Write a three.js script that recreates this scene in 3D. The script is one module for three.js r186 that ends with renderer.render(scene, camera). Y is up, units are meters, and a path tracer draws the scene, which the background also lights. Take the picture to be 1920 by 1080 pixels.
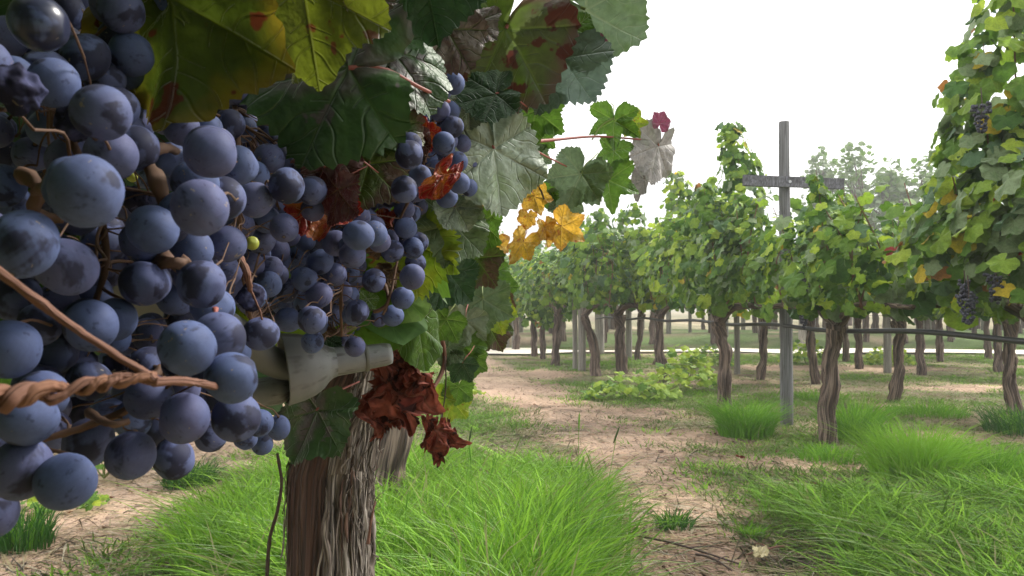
import * as THREE from 'three';
import { mergeGeometries } from 'three/addons/utils/BufferGeometryUtils.js';

// ------------------------------------------------------------------ camera, sky, sun
const F = 1407, HORIZON = 575, EYE = 0.95;           // focal length and horizon in pixels of the 1920 x 1080 photograph
const scene = new THREE.Scene();
const camera = new THREE.PerspectiveCamera(2 * Math.atan(540 / F) * 180 / Math.PI, 16 / 9, 0.02, 4000);
const PITCH = Math.atan((HORIZON - 540) / F);
camera.position.set(0, EYE, 0);
camera.rotation.set(PITCH, 0, 0);
camera.focus = 0.62;
camera.userData.fStop = 38;
const renderer = new THREE.WebGLRenderer({ antialias: true });
renderer.setSize(1024, 576);
renderer.toneMapping = THREE.LinearToneMapping;
renderer.toneMappingExposure = 2.05;
renderer.shadowMap.enabled = true;

const SUN_DIR = new THREE.Vector3(0.62, 0.74, -0.34).normalize();
{ // hazy bright overcast: white above, faintly blue low down
  const W = 256, H = 128, d = new Float32Array(W * H * 4);
  for (let y = 0; y < H; y++) for (let x = 0; x < W; x++) {
    const el = ((y + 0.5) / H - 0.5) * Math.PI, az = ((x + 0.5) / W - 0.5) * 2 * Math.PI, i = (y * W + x) * 4;
    const v = new THREE.Vector3(Math.cos(az) * Math.cos(el), Math.sin(el), Math.sin(az) * Math.cos(el));
    const k = Math.min(1, Math.max(0, (el - 0.015) / 0.15)), s = k * k * (3 - 2 * k);
    const glow = 0.9 * Math.pow(Math.max(0, v.dot(SUN_DIR)), 7);
    const top = 1.18 + glow;
    d[i] = 0.66 + (top - 0.66) * s; d[i + 1] = 0.78 + (top - 0.78) * s; d[i + 2] = 0.98 + (top * 1.02 - 0.98) * s; d[i + 3] = 1;
  }
  const t = new THREE.DataTexture(d, W, H, THREE.RGBAFormat, THREE.FloatType);
  t.mapping = THREE.EquirectangularReflectionMapping; t.magFilter = THREE.LinearFilter; t.minFilter = THREE.LinearFilter; t.needsUpdate = true;
  scene.background = t; scene.environment = t;
}
const sun = new THREE.DirectionalLight(new THREE.Color(1, 0.955, 0.86), 3.5);
sun.position.copy(SUN_DIR).multiplyScalar(40);
sun.castShadow = true; sun.shadow.radius = 20; sun.shadow.mapSize.set(2048, 2048);
Object.assign(sun.shadow.camera, { left: -25, right: 25, top: 25, bottom: -25, near: 1, far: 120 });
scene.add(sun, sun.target);

// ------------------------------------------------------------------ helpers
const V = (x = 0, y = 0, z = 0) => new THREE.Vector3(x, y, z);
function rng(seed) { let a = seed * 2654435761 >>> 0; return () => { a = (a + 0x6d2b79f5) | 0; let t = Math.imul(a ^ (a >>> 15), 1 | a); t = (t + Math.imul(t ^ (t >>> 7), 61 | t)) ^ t; return ((t ^ (t >>> 14)) >>> 0) / 4294967296; }; }
const lerp = (a, b, t) => a + (b - a) * t, clamp = (x, a = 0, b = 1) => Math.min(b, Math.max(a, x));
const smooth = (a, b, x) => { const t = clamp((x - a) / (b - a)); return t * t * (3 - 2 * t); };
function hash(ix, iy, s) { let h = (Math.imul(ix, 374761393) + Math.imul(iy, 668265263) + Math.imul(s, 974711)) | 0; h = Math.imul(h ^ (h >>> 13), 1274126177); return ((h ^ (h >>> 16)) >>> 0) / 4294967296; }
function noise(x, y, s = 1, per = 0) {   // value noise 0..1, tiling with period per where given
  const ix = Math.floor(x), iy = Math.floor(y), fx = x - ix, fy = y - iy, u = fx * fx * (3 - 2 * fx), v = fy * fy * (3 - 2 * fy);
  const w = (a) => per ? ((a % per) + per) % per : a;
  return lerp(lerp(hash(w(ix), w(iy), s), hash(w(ix + 1), w(iy), s), u), lerp(hash(w(ix), w(iy + 1), s), hash(w(ix + 1), w(iy + 1), s), u), v);
}
function fbm(x, y, s = 1, oct = 4, per = 0) { let a = 0.5, r = 0, n = 0; for (let o = 0; o < oct; o++) { r += a * noise(x, y, s + o * 17, per); n += a; a *= 0.5; x *= 2; y *= 2; per *= 2; } return r / n; }
const camQ = new THREE.Quaternion().setFromEuler(camera.rotation);
const RIGHT = V(1, 0, 0), UPV = V(0, 1, 0).applyQuaternion(camQ), FWD = V(0, 0, -1).applyQuaternion(camQ);
const pt = (px, py, d) => V((px - 960) / F * d, -(py - 540) / F * d, -d).applyQuaternion(camQ).add(camera.position);   // the place seen at that pixel, that many metres ahead
const ground = (px, py) => { const r = V((px - 960) / F, -(py - 540) / F, -1).applyQuaternion(camQ); return camera.position.clone().addScaledVector(r, -EYE / r.y).setY(0); };
const project = (p) => { const q = p.clone().sub(camera.position); const d = q.dot(FWD); return [960 + q.dot(RIGHT) / d * F, 540 - q.dot(UPV) / d * F, d]; };
// vine rows run towards pixel (790, horizon): s metres along them, t metres to their right
const RD = V(-0.12, 0, -0.9928), RN = V(0.9928, 0, -0.12), ROWTURN = Math.atan2(-RD.x, -RD.z);
const rowPt = (s, t, y = 0) => RD.clone().multiplyScalar(s).addScaledVector(RN, t).setY(y);

const counts = {};
function numbered(n) { const k = counts[n] = (counts[n] ?? -1) + 1; return k ? n + '_' + String(k).padStart(3, '0') : n; }
function tag(o, label, category, group, kind) { if (label) o.userData.label = label; if (category) o.userData.category = category; if (group) o.userData.group = group; if (kind) o.userData.kind = kind; return o; }
function thing(name, label, category, pos = V(), group) { const o = new THREE.Group(); o.name = numbered(name); o.position.copy(pos); scene.add(o); return tag(o, label, category, group); }
function part(name, geo, mat, parent, label) { const m = new THREE.Mesh(geo, mat); m.name = name; m.castShadow = m.receiveShadow = true; parent.add(m); if (label) m.userData.label = label; return m; }
const whole = (name, geo, mat, label, category, group, kind) => { const m = part(numbered(name), geo, mat, scene); return tag(m, label, category, group, kind); };
const local = (geo, o) => geo.translate(-o.position.x, -o.position.y, -o.position.z);   // geometry in world places, moved under an unturned thing

const toS = (l) => Math.round(255 * (l <= 0.0031308 ? 12.92 * l : 1.055 * Math.pow(clamp(l), 1 / 2.4) - 0.055));
function texture(w, h, fn, srgb = true) {   // fn(u, v) -> linear colour or grey
  const d = new Uint8Array(w * h * 4);
  for (let y = 0; y < h; y++) for (let x = 0; x < w; x++) {
    const c = fn((x + 0.5) / w, (y + 0.5) / h), i = (y * w + x) * 4;
    for (let k = 0; k < 3; k++) { const l = c.length ? c[k] : c; d[i + k] = srgb ? toS(l) : Math.round(255 * clamp(l)); }
    d[i + 3] = 255;
  }
  const t = new THREE.DataTexture(d, w, h); t.wrapS = t.wrapT = THREE.RepeatWrapping; t.magFilter = THREE.LinearFilter; t.minFilter = THREE.LinearMipmapLinearFilter;
  if (srgb) t.colorSpace = THREE.SRGBColorSpace; t.needsUpdate = true; return t;
}
const mix3 = (a, b, t) => [lerp(a[0], b[0], t), lerp(a[1], b[1], t), lerp(a[2], b[2], t)];
const rgb = (r, g, b) => new THREE.Color().setRGB(r, g, b);

function tube(points, radii, sides = 8, seg = 0, rough = 0, seed = 1, closed = true) {   // tapered, knobbly tube along a smooth curve; uv in metres
  const curve = new THREE.CatmullRomCurve3(points, false, 'centripetal'), n = seg || Math.max(4, points.length * 4), fr = curve.computeFrenetFrames(n, false), len = curve.getLength();
  const P = [], U = [], I = [], rad = (t) => { const x = t * (radii.length - 1), i = Math.min(Math.floor(x), radii.length - 2); return radii.length === 1 ? radii[0] : lerp(radii[i], radii[i + 1], x - i); };
  for (let i = 0; i <= n; i++) {
    const c = curve.getPointAt(i / n), r = rad(i / n);
    for (let j = 0; j <= sides; j++) {
      const a = j / sides * Math.PI * 2, k = j % sides, rr = r * (1 + rough * 0.3 * (noise(Math.cos(a) * 5 + 30, Math.sin(a) * 5 + i / n * len / Math.max(r, 1e-4) * 1.1 + 30, seed + 8) - 0.5) + rough * (fbm(Math.cos(a) * 2 + 9, Math.sin(a) * 2 + i / n * len / Math.max(r, 1e-4) * 0.35, seed + 3, 2) - 0.5) * 2 + rough * 0.5 * (hash(k, 7, seed) - 0.5));
      P.push(...c.clone().addScaledVector(fr.normals[i], Math.cos(a) * rr).addScaledVector(fr.binormals[i], Math.sin(a) * rr).toArray());
      U.push(j / sides * 2 * Math.PI * r, i / n * len);
    }
  }
  const w = sides + 1;
  for (let i = 0; i < n; i++) for (let j = 0; j < sides; j++) { const a = i * w + j; I.push(a, a + 1, a + w, a + 1, a + w + 1, a + w); }
  if (closed) for (const [row, flip] of [[0, 1], [n, 0]]) { const c = P.length / 3; P.push(...curve.getPointAt(row / n).toArray()); U.push(0, 0); for (let j = 0; j < sides; j++) { const a = row * w + j; flip ? I.push(c, a + 1, a) : I.push(c, a, a + 1); } }
  const g = new THREE.BufferGeometry(); g.setAttribute('position', new THREE.Float32BufferAttribute(P, 3)); g.setAttribute('uv', new THREE.Float32BufferAttribute(U, 2)); g.setIndex(I); g.computeVertexNormals(); return g;
}
// ------------------------------------------------------------------ the vine leaf
const VEINS = [0, 1.0, -1.0, 2.0, -2.0];
function leafRadius(th, lob, tooth, seed) {
  const a = Math.abs(th), knots = [[0, 1], [0.5, 0.93 - lob * 0.75], [1.0, 0.92], [1.5, 0.84 - lob * 0.55], [2.0, 0.78], [2.6, 0.62], [2.95, 0.4], [Math.PI, 0.1]];
  let r = 0.1;
  for (let i = 0; i < knots.length - 1; i++) if (a >= knots[i][0] && a <= knots[i + 1][0]) { const t = (a - knots[i][0]) / (knots[i + 1][0] - knots[i][0]); const s = t * t * (3 - 2 * t); r = lerp(knots[i][1], knots[i + 1][1], i === 0 || i === 2 ? Math.pow(t, 0.8) : i === 1 ? Math.pow(t, 1.25) : s); break; }
  const k = a * 7.2 + 1.3 * noise(a * 3, seed + (th < 0 ? 9 : 2), 8) + (th < 0 ? seed * 0.37 : 0), f = k - Math.floor(k), saw = f < 0.6 ? f / 0.6 : (1 - f) / 0.4;
  return r * (1 + tooth * (saw - 0.5) * (0.7 + 0.6 * hash(Math.floor(k), th < 0 ? 1 : 2, seed))) * (0.96 + 0.08 * noise(th * 1.5 + 10, seed, 5));
}
function leafGeo({ lob = 0.3, tooth = 0.14, fold = 0.15, cup = 0, rollY = 0, rollX = 0, wave = 0.05, crease = 0.02, crumple = 0, seed = 1, nA = 28, nR = 2, thick = 0 }) {
  const P = [], U = [], I = [];
  const put = (x, y, rho) => {
    let z = fold * Math.abs(x) + cup * rho * rho + wave * rho * rho * Math.sin(Math.atan2(x, y) * 5 + seed * 1.7) + wave * 0.6 * rho * rho * Math.sin(Math.atan2(x, y) * 9 + seed);
    if (crease) { let m = 9; for (const v of VEINS) { const al = x * Math.sin(v) + y * Math.cos(v), ac = Math.abs(x * Math.cos(v) - y * Math.sin(v)); if (al > 0) m = Math.min(m, ac); } z -= crease * Math.exp(-m * m / 0.004); z += crease * 1.2 * (fbm(x * 7 + seed, y * 7, seed + 4, 2) - 0.5); }
    let px = x, py = y;
    if (crumple) { px += crumple * (fbm(x * 2.3 + 5, y * 2.3, seed + 7, 3) - 0.5) * 1.2; py += crumple * (fbm(x * 2.3, y * 2.3 + 9, seed + 8, 3) - 0.5) * 1.2; z += crumple * (fbm(x * 2.6 + 2, y * 2.6 + 3, seed + 9, 3) - 0.5) * 2.2 + crumple * 0.16 * (1 - Math.abs(2 * fbm(x * 6 + 2, y * 6 + 3, seed + 19, 3) - 1)); }
    if (Math.abs(rollX) > 1e-3) { const R = 1 / rollX, b = px * rollX, zz = z; px = Math.sin(b) * (R - zz); z = R - Math.cos(b) * (R - zz); }
    if (Math.abs(rollY) > 1e-3) { const R = 1 / rollY, b = py * rollY, zz = z; py = Math.sin(b) * (R - zz); z = R - Math.cos(b) * (R - zz); }
    P.push(px, py, z); U.push(x / 2.3 + 0.5, y / 2.3 + 0.5);
  };
  put(0, 0, 0);
  for (let r = 1; r <= nR; r++) for (let i = 0; i < nA; i++) { const th = -Math.PI + (i + 0.5) / nA * 2 * Math.PI, q = r / nR, R = leafRadius(th, lob * smooth(0.2, 1, q), tooth * q * q, seed) * q; put(R * Math.sin(th), R * Math.cos(th), q); }
  for (let i = 0; i < nA; i++) I.push(0, 1 + (i + 1) % nA, 1 + i);
  for (let r = 0; r < nR - 1; r++) for (let i = 0; i < nA; i++) { const a = 1 + r * nA + i, b = 1 + r * nA + (i + 1) % nA; I.push(a, b, a + nA, b, b + nA, a + nA); }
  if (thick) { const n = P.length / 3; for (let i = 0; i < n; i++) { P.push(P[i * 3], P[i * 3 + 1], P[i * 3 + 2] - thick); U.push(U[i * 2], U[i * 2 + 1]); } const m = I.length; for (let i = 0; i < m; i += 3) I.push(I[i] + n, I[i + 2] + n, I[i + 1] + n); }
  const g = new THREE.BufferGeometry(); g.setAttribute('position', new THREE.Float32BufferAttribute(P, 3)); g.setAttribute('uv', new THREE.Float32BufferAttribute(U, 2)); g.setIndex(I); g.computeVertexNormals(); return g;
}
function veinField(x, y) {   // [closeness to a main vein, closeness to a side vein]
  let m = 9, side = 9;
  for (const v of VEINS) {
    const al = x * Math.sin(v) + y * Math.cos(v), ac = x * Math.cos(v) - y * Math.sin(v);
    if (al > -0.02 && al < 1.05) {
      const w = Math.abs(ac) / (1.1 - 0.8 * al); m = Math.min(m, w);
      const f = (al - Math.abs(ac) * 0.55 - ac * ac * 0.9 + 0.05 * Math.sin(al * 13 + v * 5)) * 6.2 + v + (ac > 0 ? 0.37 : 0), q = Math.abs(f - Math.round(f)) / 6.5;
      if (Math.abs(ac) < 0.42 * Math.max(0.2, al) && al > 0.1) side = Math.min(side, q);
    }
  }
  return [Math.exp(-m * m / 0.00035), Math.exp(-side * side / 0.00007)];
}
function leafTexture({ base, vein, second, amount = 0.4, scale = 3, spots, spotAmount = 0, rim, seed = 1, veins = 0.6, size = 384, mottle = 0.3 }) {
  return texture(size, size, (u, v) => {
    const x = (u - 0.5) * 2.3, y = (v - 0.5) * 2.3, [m, s] = veinField(x + 0.03 * (noise(x * 3, y * 3, seed) - 0.5), y + 0.03 * (noise(y * 3, x * 3, seed + 3) - 0.5));
    let c = base;
    if (second) c = mix3(c, second, smooth(1 - amount - 0.1, 1 - amount + 0.1, fbm(x * scale + seed * 3, y * scale + 7, seed, 5) * 0.9 + 0.08) * (1 - 0.75 * Math.max(m, s * 0.6)));
    const n = fbm(x * 14, y * 14, seed + 20, 3); c = c.map((k) => k * (1 - mottle + 2 * mottle * n));
    const fine = Math.abs(fbm(x * 22, y * 22, seed + 40, 2) - 0.5); c = mix3(c, vein, veins * 0.25 * Math.exp(-fine * fine / 0.0006));
    c = mix3(c, vein, veins * Math.max(m, 0.55 * s));
    if (rim) { const rr = Math.hypot(x, y) / leafRadius(Math.atan2(x, y), 0.2, 0, 1); c = mix3(c, rim, smooth(0.72, 1.0, rr + 0.5 * (fbm(x * 4, y * 4, seed + 60, 3) - 0.5))); }
    if (spots) c = mix3(c, spots, smooth(1 - spotAmount, 1 - spotAmount + 0.05, fbm(x * 5 + 30, y * 5 + seed, seed + 80, 4)));
    return c;
  });
}
const leafBump = texture(384, 384, (u, v) => { const x = (u - 0.5) * 2.3, y = (v - 0.5) * 2.3, [m, s] = veinField(x, y); return clamp(0.55 - 0.5 * Math.max(m, 0.7 * s) + 0.35 * (fbm(x * 16, y * 16, 3, 3) - 0.5)); }, false);
function leafMaterial(o, transmission = 0.35, roughness = 0.6, spec = 0.5) {
  return new THREE.MeshPhysicalMaterial({ map: leafTexture(o), bumpMap: leafBump, bumpScale: 0.0028, transmission, roughness, thickness: 0, specularIntensity: spec, side: THREE.DoubleSide });
}
const LM = {
  olive: leafMaterial({ base: [0.06, 0.09, 0.008], vein: [0.12, 0.15, 0.012], second: [0.16, 0.15, 0.01], amount: 0.4, scale: 1.4, spots: [0.10, 0.022, 0.008], spotAmount: 0.33, rim: [0.17, 0.13, 0.01], seed: 3, veins: 0.3 }, 0.58, 0.85),
  citrine: leafMaterial({ base: [0.12, 0.15, 0.012], vein: [0.2, 0.22, 0.03], second: [0.26, 0.2, 0.012], amount: 0.45, scale: 1.3, spots: [0.12, 0.04, 0.012], spotAmount: 0.32, seed: 5, veins: 0.3 }, 0.6, 0.85),
  bottle: leafMaterial({ base: [0.036, 0.09, 0.02], vein: [0.08, 0.15, 0.035], second: [0.12, 0.095, 0.1], amount: 0.36, scale: 1.7, spots: [0.12, 0.1, 0.1], spotAmount: 0.3, seed: 7, veins: 0.5 }, 0.32, 0.5, 0.8),
  mauve: leafMaterial({ base: [0.13, 0.085, 0.085], vein: [0.09, 0.2, 0.02], second: [0.19, 0.155, 0.145], amount: 0.5, scale: 2.2, seed: 9, veins: 0.55 }, 0.15, 0.5, 0.8),
  maroon: leafMaterial({ base: [0.10, 0.022, 0.026], vein: [0.28, 0.2, 0.03], second: [0.15, 0.075, 0.075], amount: 0.42, scale: 2.4, seed: 11, veins: 0.4 }, 0.25, 0.6, 0.6),
  plum: leafMaterial({ base: [0.085, 0.05, 0.035], vein: [0.13, 0.25, 0.02], second: [0.055, 0.09, 0.015], amount: 0.5, scale: 2.0, seed: 13, veins: 0.8 }, 0.25, 0.6, 0.6),
  scarlet: leafMaterial({ base: [0.33, 0.018, 0.012], vein: [0.7, 0.33, 0.03], second: [0.5, 0.16, 0.015], amount: 0.4, scale: 2.2, seed: 15, veins: 0.5 }, 0.4, 0.5, 0.7),
  blotched: leafMaterial({ base: [0.085, 0.10, 0.035], vein: [0.16, 0.22, 0.05], second: [0.10, 0.17, 0.015], amount: 0.42, scale: 1.7, spots: [0.085, 0.025, 0.018], spotAmount: 0.44, rim: [0.11, 0.07, 0.05], seed: 17 }, 0.5, 0.55, 0.6),
  pale: leafMaterial({ base: [0.22, 0.27, 0.19], vein: [0.32, 0.36, 0.25], second: [0.17, 0.23, 0.12], amount: 0.42, scale: 1.8, seed: 19, veins: 0.28, mottle: 0.22 }, 0.25, 0.5, 0.9),
  sage: leafMaterial({ base: [0.13, 0.19, 0.10], vein: [0.24, 0.29, 0.15], second: [0.10, 0.16, 0.055], amount: 0.45, scale: 1.8, seed: 21, veins: 0.6 }, 0.35, 0.6, 0.6),
  fresh: leafMaterial({ base: [0.10, 0.20, 0.025], vein: [0.2, 0.3, 0.06], second: [0.07, 0.15, 0.018], amount: 0.45, scale: 2, seed: 23, veins: 0.5 }, 0.45, 0.7),
  deep: leafMaterial({ base: [0.035, 0.085, 0.03], vein: [0.08, 0.14, 0.045], second: [0.05, 0.10, 0.05], amount: 0.4, scale: 2, seed: 25, veins: 0.5 }, 0.4, 0.55, 0.6),
  teal: leafMaterial({ base: [0.075, 0.115, 0.085], vein: [0.12, 0.17, 0.1], second: [0.095, 0.14, 0.1], amount: 0.45, scale: 1.6, seed: 27, veins: 0.4 }, 0.4, 0.55, 0.8),
  lemon: leafMaterial({ base: [0.28, 0.33, 0.02], vein: [0.38, 0.4, 0.06], second: [0.18, 0.28, 0.018], amount: 0.45, scale: 1.8, spots: [0.25, 0.09, 0.02], spotAmount: 0.28, seed: 29 }, 0.5, 0.75),
  orange: leafMaterial({ base: [0.58, 0.33, 0.05], vein: [0.66, 0.44, 0.14], second: [0.66, 0.46, 0.16], amount: 0.45, scale: 2.0, spots: [0.3, 0.12, 0.03], spotAmount: 0.32, rim: [0.42, 0.2, 0.05], seed: 31 }, 0.45, 0.75),
  amber: leafMaterial({ base: [0.62, 0.36, 0.045], vein: [0.7, 0.45, 0.1], second: [0.74, 0.52, 0.16], amount: 0.45, scale: 2.4, spots: [0.4, 0.16, 0.03], spotAmount: 0.3, rim: [0.5, 0.25, 0.05], seed: 32, veins: 0.4 }, 0.62, 0.85, 0.3),
  ashen: leafMaterial({ base: [0.25, 0.235, 0.22], vein: [0.34, 0.32, 0.28], second: [0.19, 0.2, 0.16], amount: 0.4, scale: 1.8, seed: 33, veins: 0.5 }, 0.3, 0.7),
  cream: leafMaterial({ base: [0.55, 0.48, 0.28], vein: [0.6, 0.55, 0.38], second: [0.42, 0.35, 0.19], amount: 0.45, seed: 36, size: 128 }, 0.3, 0.8, 0.3),
  magenta: leafMaterial({ base: [0.23, 0.05, 0.1], vein: [0.3, 0.1, 0.12], second: [0.17, 0.06, 0.08], amount: 0.4, seed: 34, size: 128 }, 0.35, 0.7),
  dried: leafMaterial({ base: [0.13, 0.026, 0.018], vein: [0.2, 0.085, 0.055], second: [0.21, 0.06, 0.04], amount: 0.5, scale: 4, spots: [0.04, 0.012, 0.01], spotAmount: 0.38, seed: 35, veins: 0.6, mottle: 0.6 }, 0.32, 0.9, 0.15),
  brown: leafMaterial({ base: [0.11, 0.065, 0.035], vein: [0.2, 0.13, 0.07], second: [0.16, 0.10, 0.06], amount: 0.4, scale: 3, seed: 37, veins: 0.4, mottle: 0.4 }, 0.2, 0.75, 0.4),
};
// ordinary leaves of the rows: one veined grey-green pattern tinted by the material colour
const rowTex = leafTexture({ base: [0.62, 0.62, 0.6], vein: [0.85, 0.9, 0.8], second: [0.45, 0.5, 0.42], amount: 0.4, scale: 2, seed: 41, veins: 0.5, size: 256 });
const rowMat = (r, g, b, t = 0.42, ro = 0.75, sp = 0.28) => new THREE.MeshPhysicalMaterial({ map: rowTex, color: rgb(r / 0.6, g / 0.6, b / 0.6), transmission: t, roughness: ro, thickness: 0, specularIntensity: sp, side: THREE.DoubleSide });
const RM = {
  deep: rowMat(0.05, 0.115, 0.02, 0.4), mid: rowMat(0.095, 0.19, 0.022, 0.5), mid2: rowMat(0.125, 0.22, 0.03, 0.5), light: rowMat(0.24, 0.36, 0.04, 0.6), lime: rowMat(0.36, 0.46, 0.045, 0.6),
  grey: rowMat(0.19, 0.25, 0.13, 0.45), cool: rowMat(0.085, 0.15, 0.075, 0.4), yellow: rowMat(0.55, 0.4, 0.035, 0.5), rust: rowMat(0.3, 0.13, 0.035, 0.4), red: rowMat(0.4, 0.06, 0.06, 0.4),
};
const pick = (r, table) => { let x = r() * table.reduce((a, b) => a + b[1], 0); for (const [k, w] of table) if ((x -= w) < 0) return k; return table[0][0]; };

// ------------------------------------------------------------------ wood, bark
function grainTexture(dark, mid, light, seed, w = 512, h = 512) {
  return texture(w, h, (u, v) => { const g = fbm(u * 24, v * 3, seed, 4, 24 > 0 ? 0 : 0), f = fbm(u * 90, v * 5, seed + 5, 2), cr = Math.abs(fbm(u * 14 + 3, v * 1.6, seed + 9, 3) - 0.5); let c = mix3(mid, light, smooth(0.45, 0.7, g)); c = mix3(c, dark, smooth(0.55, 0.3, f) * 0.7); return mix3(c, dark, 0.9 * Math.exp(-cr * cr / 0.0003)); });
}
const grainBump = texture(512, 512, (u, v) => { const cr = Math.abs(fbm(u * 14 + 3, v * 1.6, 18, 3) - 0.5); return clamp(0.3 + 0.6 * fbm(u * 40, v * 3, 14, 4) - 0.5 * Math.exp(-cr * cr / 0.0008)); }, false);
const barkMap = grainTexture([0.02, 0.016, 0.013], [0.115, 0.095, 0.08], [0.27, 0.245, 0.22], 51), woodMap = grainTexture([0.02, 0.012, 0.008], [0.075, 0.036, 0.024], [0.13, 0.075, 0.052], 61), postMap = grainTexture([0.09, 0.08, 0.065], [0.21, 0.195, 0.16], [0.30, 0.28, 0.24], 71);
const rep = (t, x, y) => { const c = t.clone(); c.repeat.set(x, y); c.needsUpdate = true; return c; };
const std = (o) => new THREE.MeshStandardMaterial(o);
const M = {
  bark: std({ map: rep(barkMap, 2.4, 1.2), color: rgb(0.82, 0.66, 0.56), bumpMap: rep(grainBump, 2.4, 1.2), bumpScale: 0.012, roughness: 0.95 }),
  barkDark: std({ map: rep(barkMap, 2.4, 1.2), color: rgb(0.62, 0.55, 0.52), bumpMap: rep(grainBump, 2.4, 1.2), bumpScale: 0.012, roughness: 0.95 }),
  wood: std({ map: rep(woodMap, 3, 1.5), bumpMap: rep(grainBump, 3, 1.5), bumpScale: 0.02, roughness: 0.85 }),
  stripGrey: std({ map: rep(barkMap, 9, 3), color: rgb(1.25, 1.2, 1.15), roughness: 0.95 }), stripBrown: std({ map: rep(barkMap, 9, 3), color: rgb(0.75, 0.5, 0.42), roughness: 0.95 }), stripDark: std({ map: rep(barkMap, 9, 3), color: rgb(0.4, 0.32, 0.28), roughness: 0.95 }),
  barkShag: std({ map: rep(barkMap, 5, 2), color: rgb(1.2, 1.17, 1.14), bumpMap: rep(grainBump, 5, 2), bumpScale: 0.006, roughness: 0.95 }),
  post: std({ map: rep(postMap, 3, 0.8), bumpMap: rep(grainBump, 3, 0.8), bumpScale: 0.006, roughness: 0.9 }),
  postCool: std({ map: rep(postMap, 3, 0.8), color: rgb(0.62, 0.66, 0.78), bumpMap: rep(grainBump, 3, 0.8), bumpScale: 0.006, roughness: 0.9 }),
  beam: std({ map: rep(postMap, 2, 0.8), color: rgb(0.5, 0.53, 0.68), bumpMap: rep(grainBump, 2, 0.8), bumpScale: 0.006, roughness: 0.85 }),
  cane: std({ color: rgb(0.15, 0.066, 0.042), roughness: 0.8, bumpMap: rep(grainBump, 40, 8), bumpScale: 0.001 }), caneOld: std({ color: rgb(0.2, 0.092, 0.055), roughness: 0.85, bumpMap: rep(grainBump, 40, 8), bumpScale: 0.001 }), caneRed: std({ color: rgb(0.24, 0.065, 0.05), roughness: 0.6 }), caneDark: std({ color: rgb(0.05, 0.03, 0.022), roughness: 0.8 }), caneGreen: std({ color: rgb(0.16, 0.2, 0.05), roughness: 0.6 }),
  hose: std({ color: rgb(0.022, 0.022, 0.026), roughness: 0.45 }), wire: std({ color: rgb(0.4, 0.4, 0.4), roughness: 0.4, metalness: 0.7 }),
};

// ------------------------------------------------------------------ the ground, the road, far land
const toST = (x, z) => [x * RD.x + z * RD.z, x * RN.x + z * RN.z];
const pathLine = [[0, 0.8], [2.6, 0.92], [3.4, 1.15], [4.4, 1.33], [6.9, 1.25], [9, 1.0], [12, 0.8], [16, 0.6]];
function pathT(s) { for (let i = 0; i < pathLine.length - 1; i++) if (s < pathLine[i + 1][0]) return lerp(pathLine[i][1], pathLine[i + 1][1], clamp((s - pathLine[i][0]) / (pathLine[i + 1][0] - pathLine[i][0]))); return 0.6; }
const bareSpots = [[1480, 868, 0.75, 0.35], [1590, 905, 0.4, 0.25], [1560, 800, 0.3, 0.3], [1800, 822, 0.7, 0.4], [1330, 820, 0.5, 0.4], [1180, 775, 0.7, 0.6], [1620, 690, 1.3, 0.8], [1480, 690, 1.0, 0.7], [1850, 725, 1.2, 0.5], [1350, 715, 0.8, 0.5], [960, 735, 0.9, 1.1], [1020, 700, 0.7, 0.8]].map(([a, b, rx, rz]) => [...ground(a, b).toArray(), rx, rz]);
function bareness(x, z) {   // 1 on trodden earth, 0 in thick grass
  const [s, t] = toST(x, z), w = s < 3 ? 0.4 : lerp(0.4, 0.64, clamp((s - 3) / 3)), n = fbm(x * 0.9 + 40, z * 0.9 + 40, 5, 4) - 0.5, n2 = fbm(x * 3 + 11, z * 3 + 5, 6, 3) - 0.5;
  let b = Math.exp(-Math.pow(Math.abs(t - pathT(s) + n * 0.35) / w, 2.6)) * (s < 14 ? 1 : 0.4);
  b = Math.max(b, 1.15 * Math.exp(-Math.pow(Math.abs(t + 1.72 + n * 0.4) / 0.85, 2.6)), 0.4 * Math.exp(-Math.pow((t - 4.5 + n) / 0.6, 2)));
  for (const [bx, , bz, rx, rz] of bareSpots) { const q = ((x - bx) / rx) ** 2 + ((z - bz) / rz) ** 2; if (q < 6) b = Math.max(b, 1.05 * Math.exp(-Math.pow(q, 1.3))); }
  return clamp(b + (n2 * 0.55 + n * 0.35) * (1 - 0.5 * b));
}
const height = (x, z) => 0.05 * (fbm(x * 0.5 + 7, z * 0.5 + 3, 8, 3) - 0.5) + 0.02 * (fbm(x * 3 + 1, z * 3 + 2, 9, 2) - 0.5) - 0.006;
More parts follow.
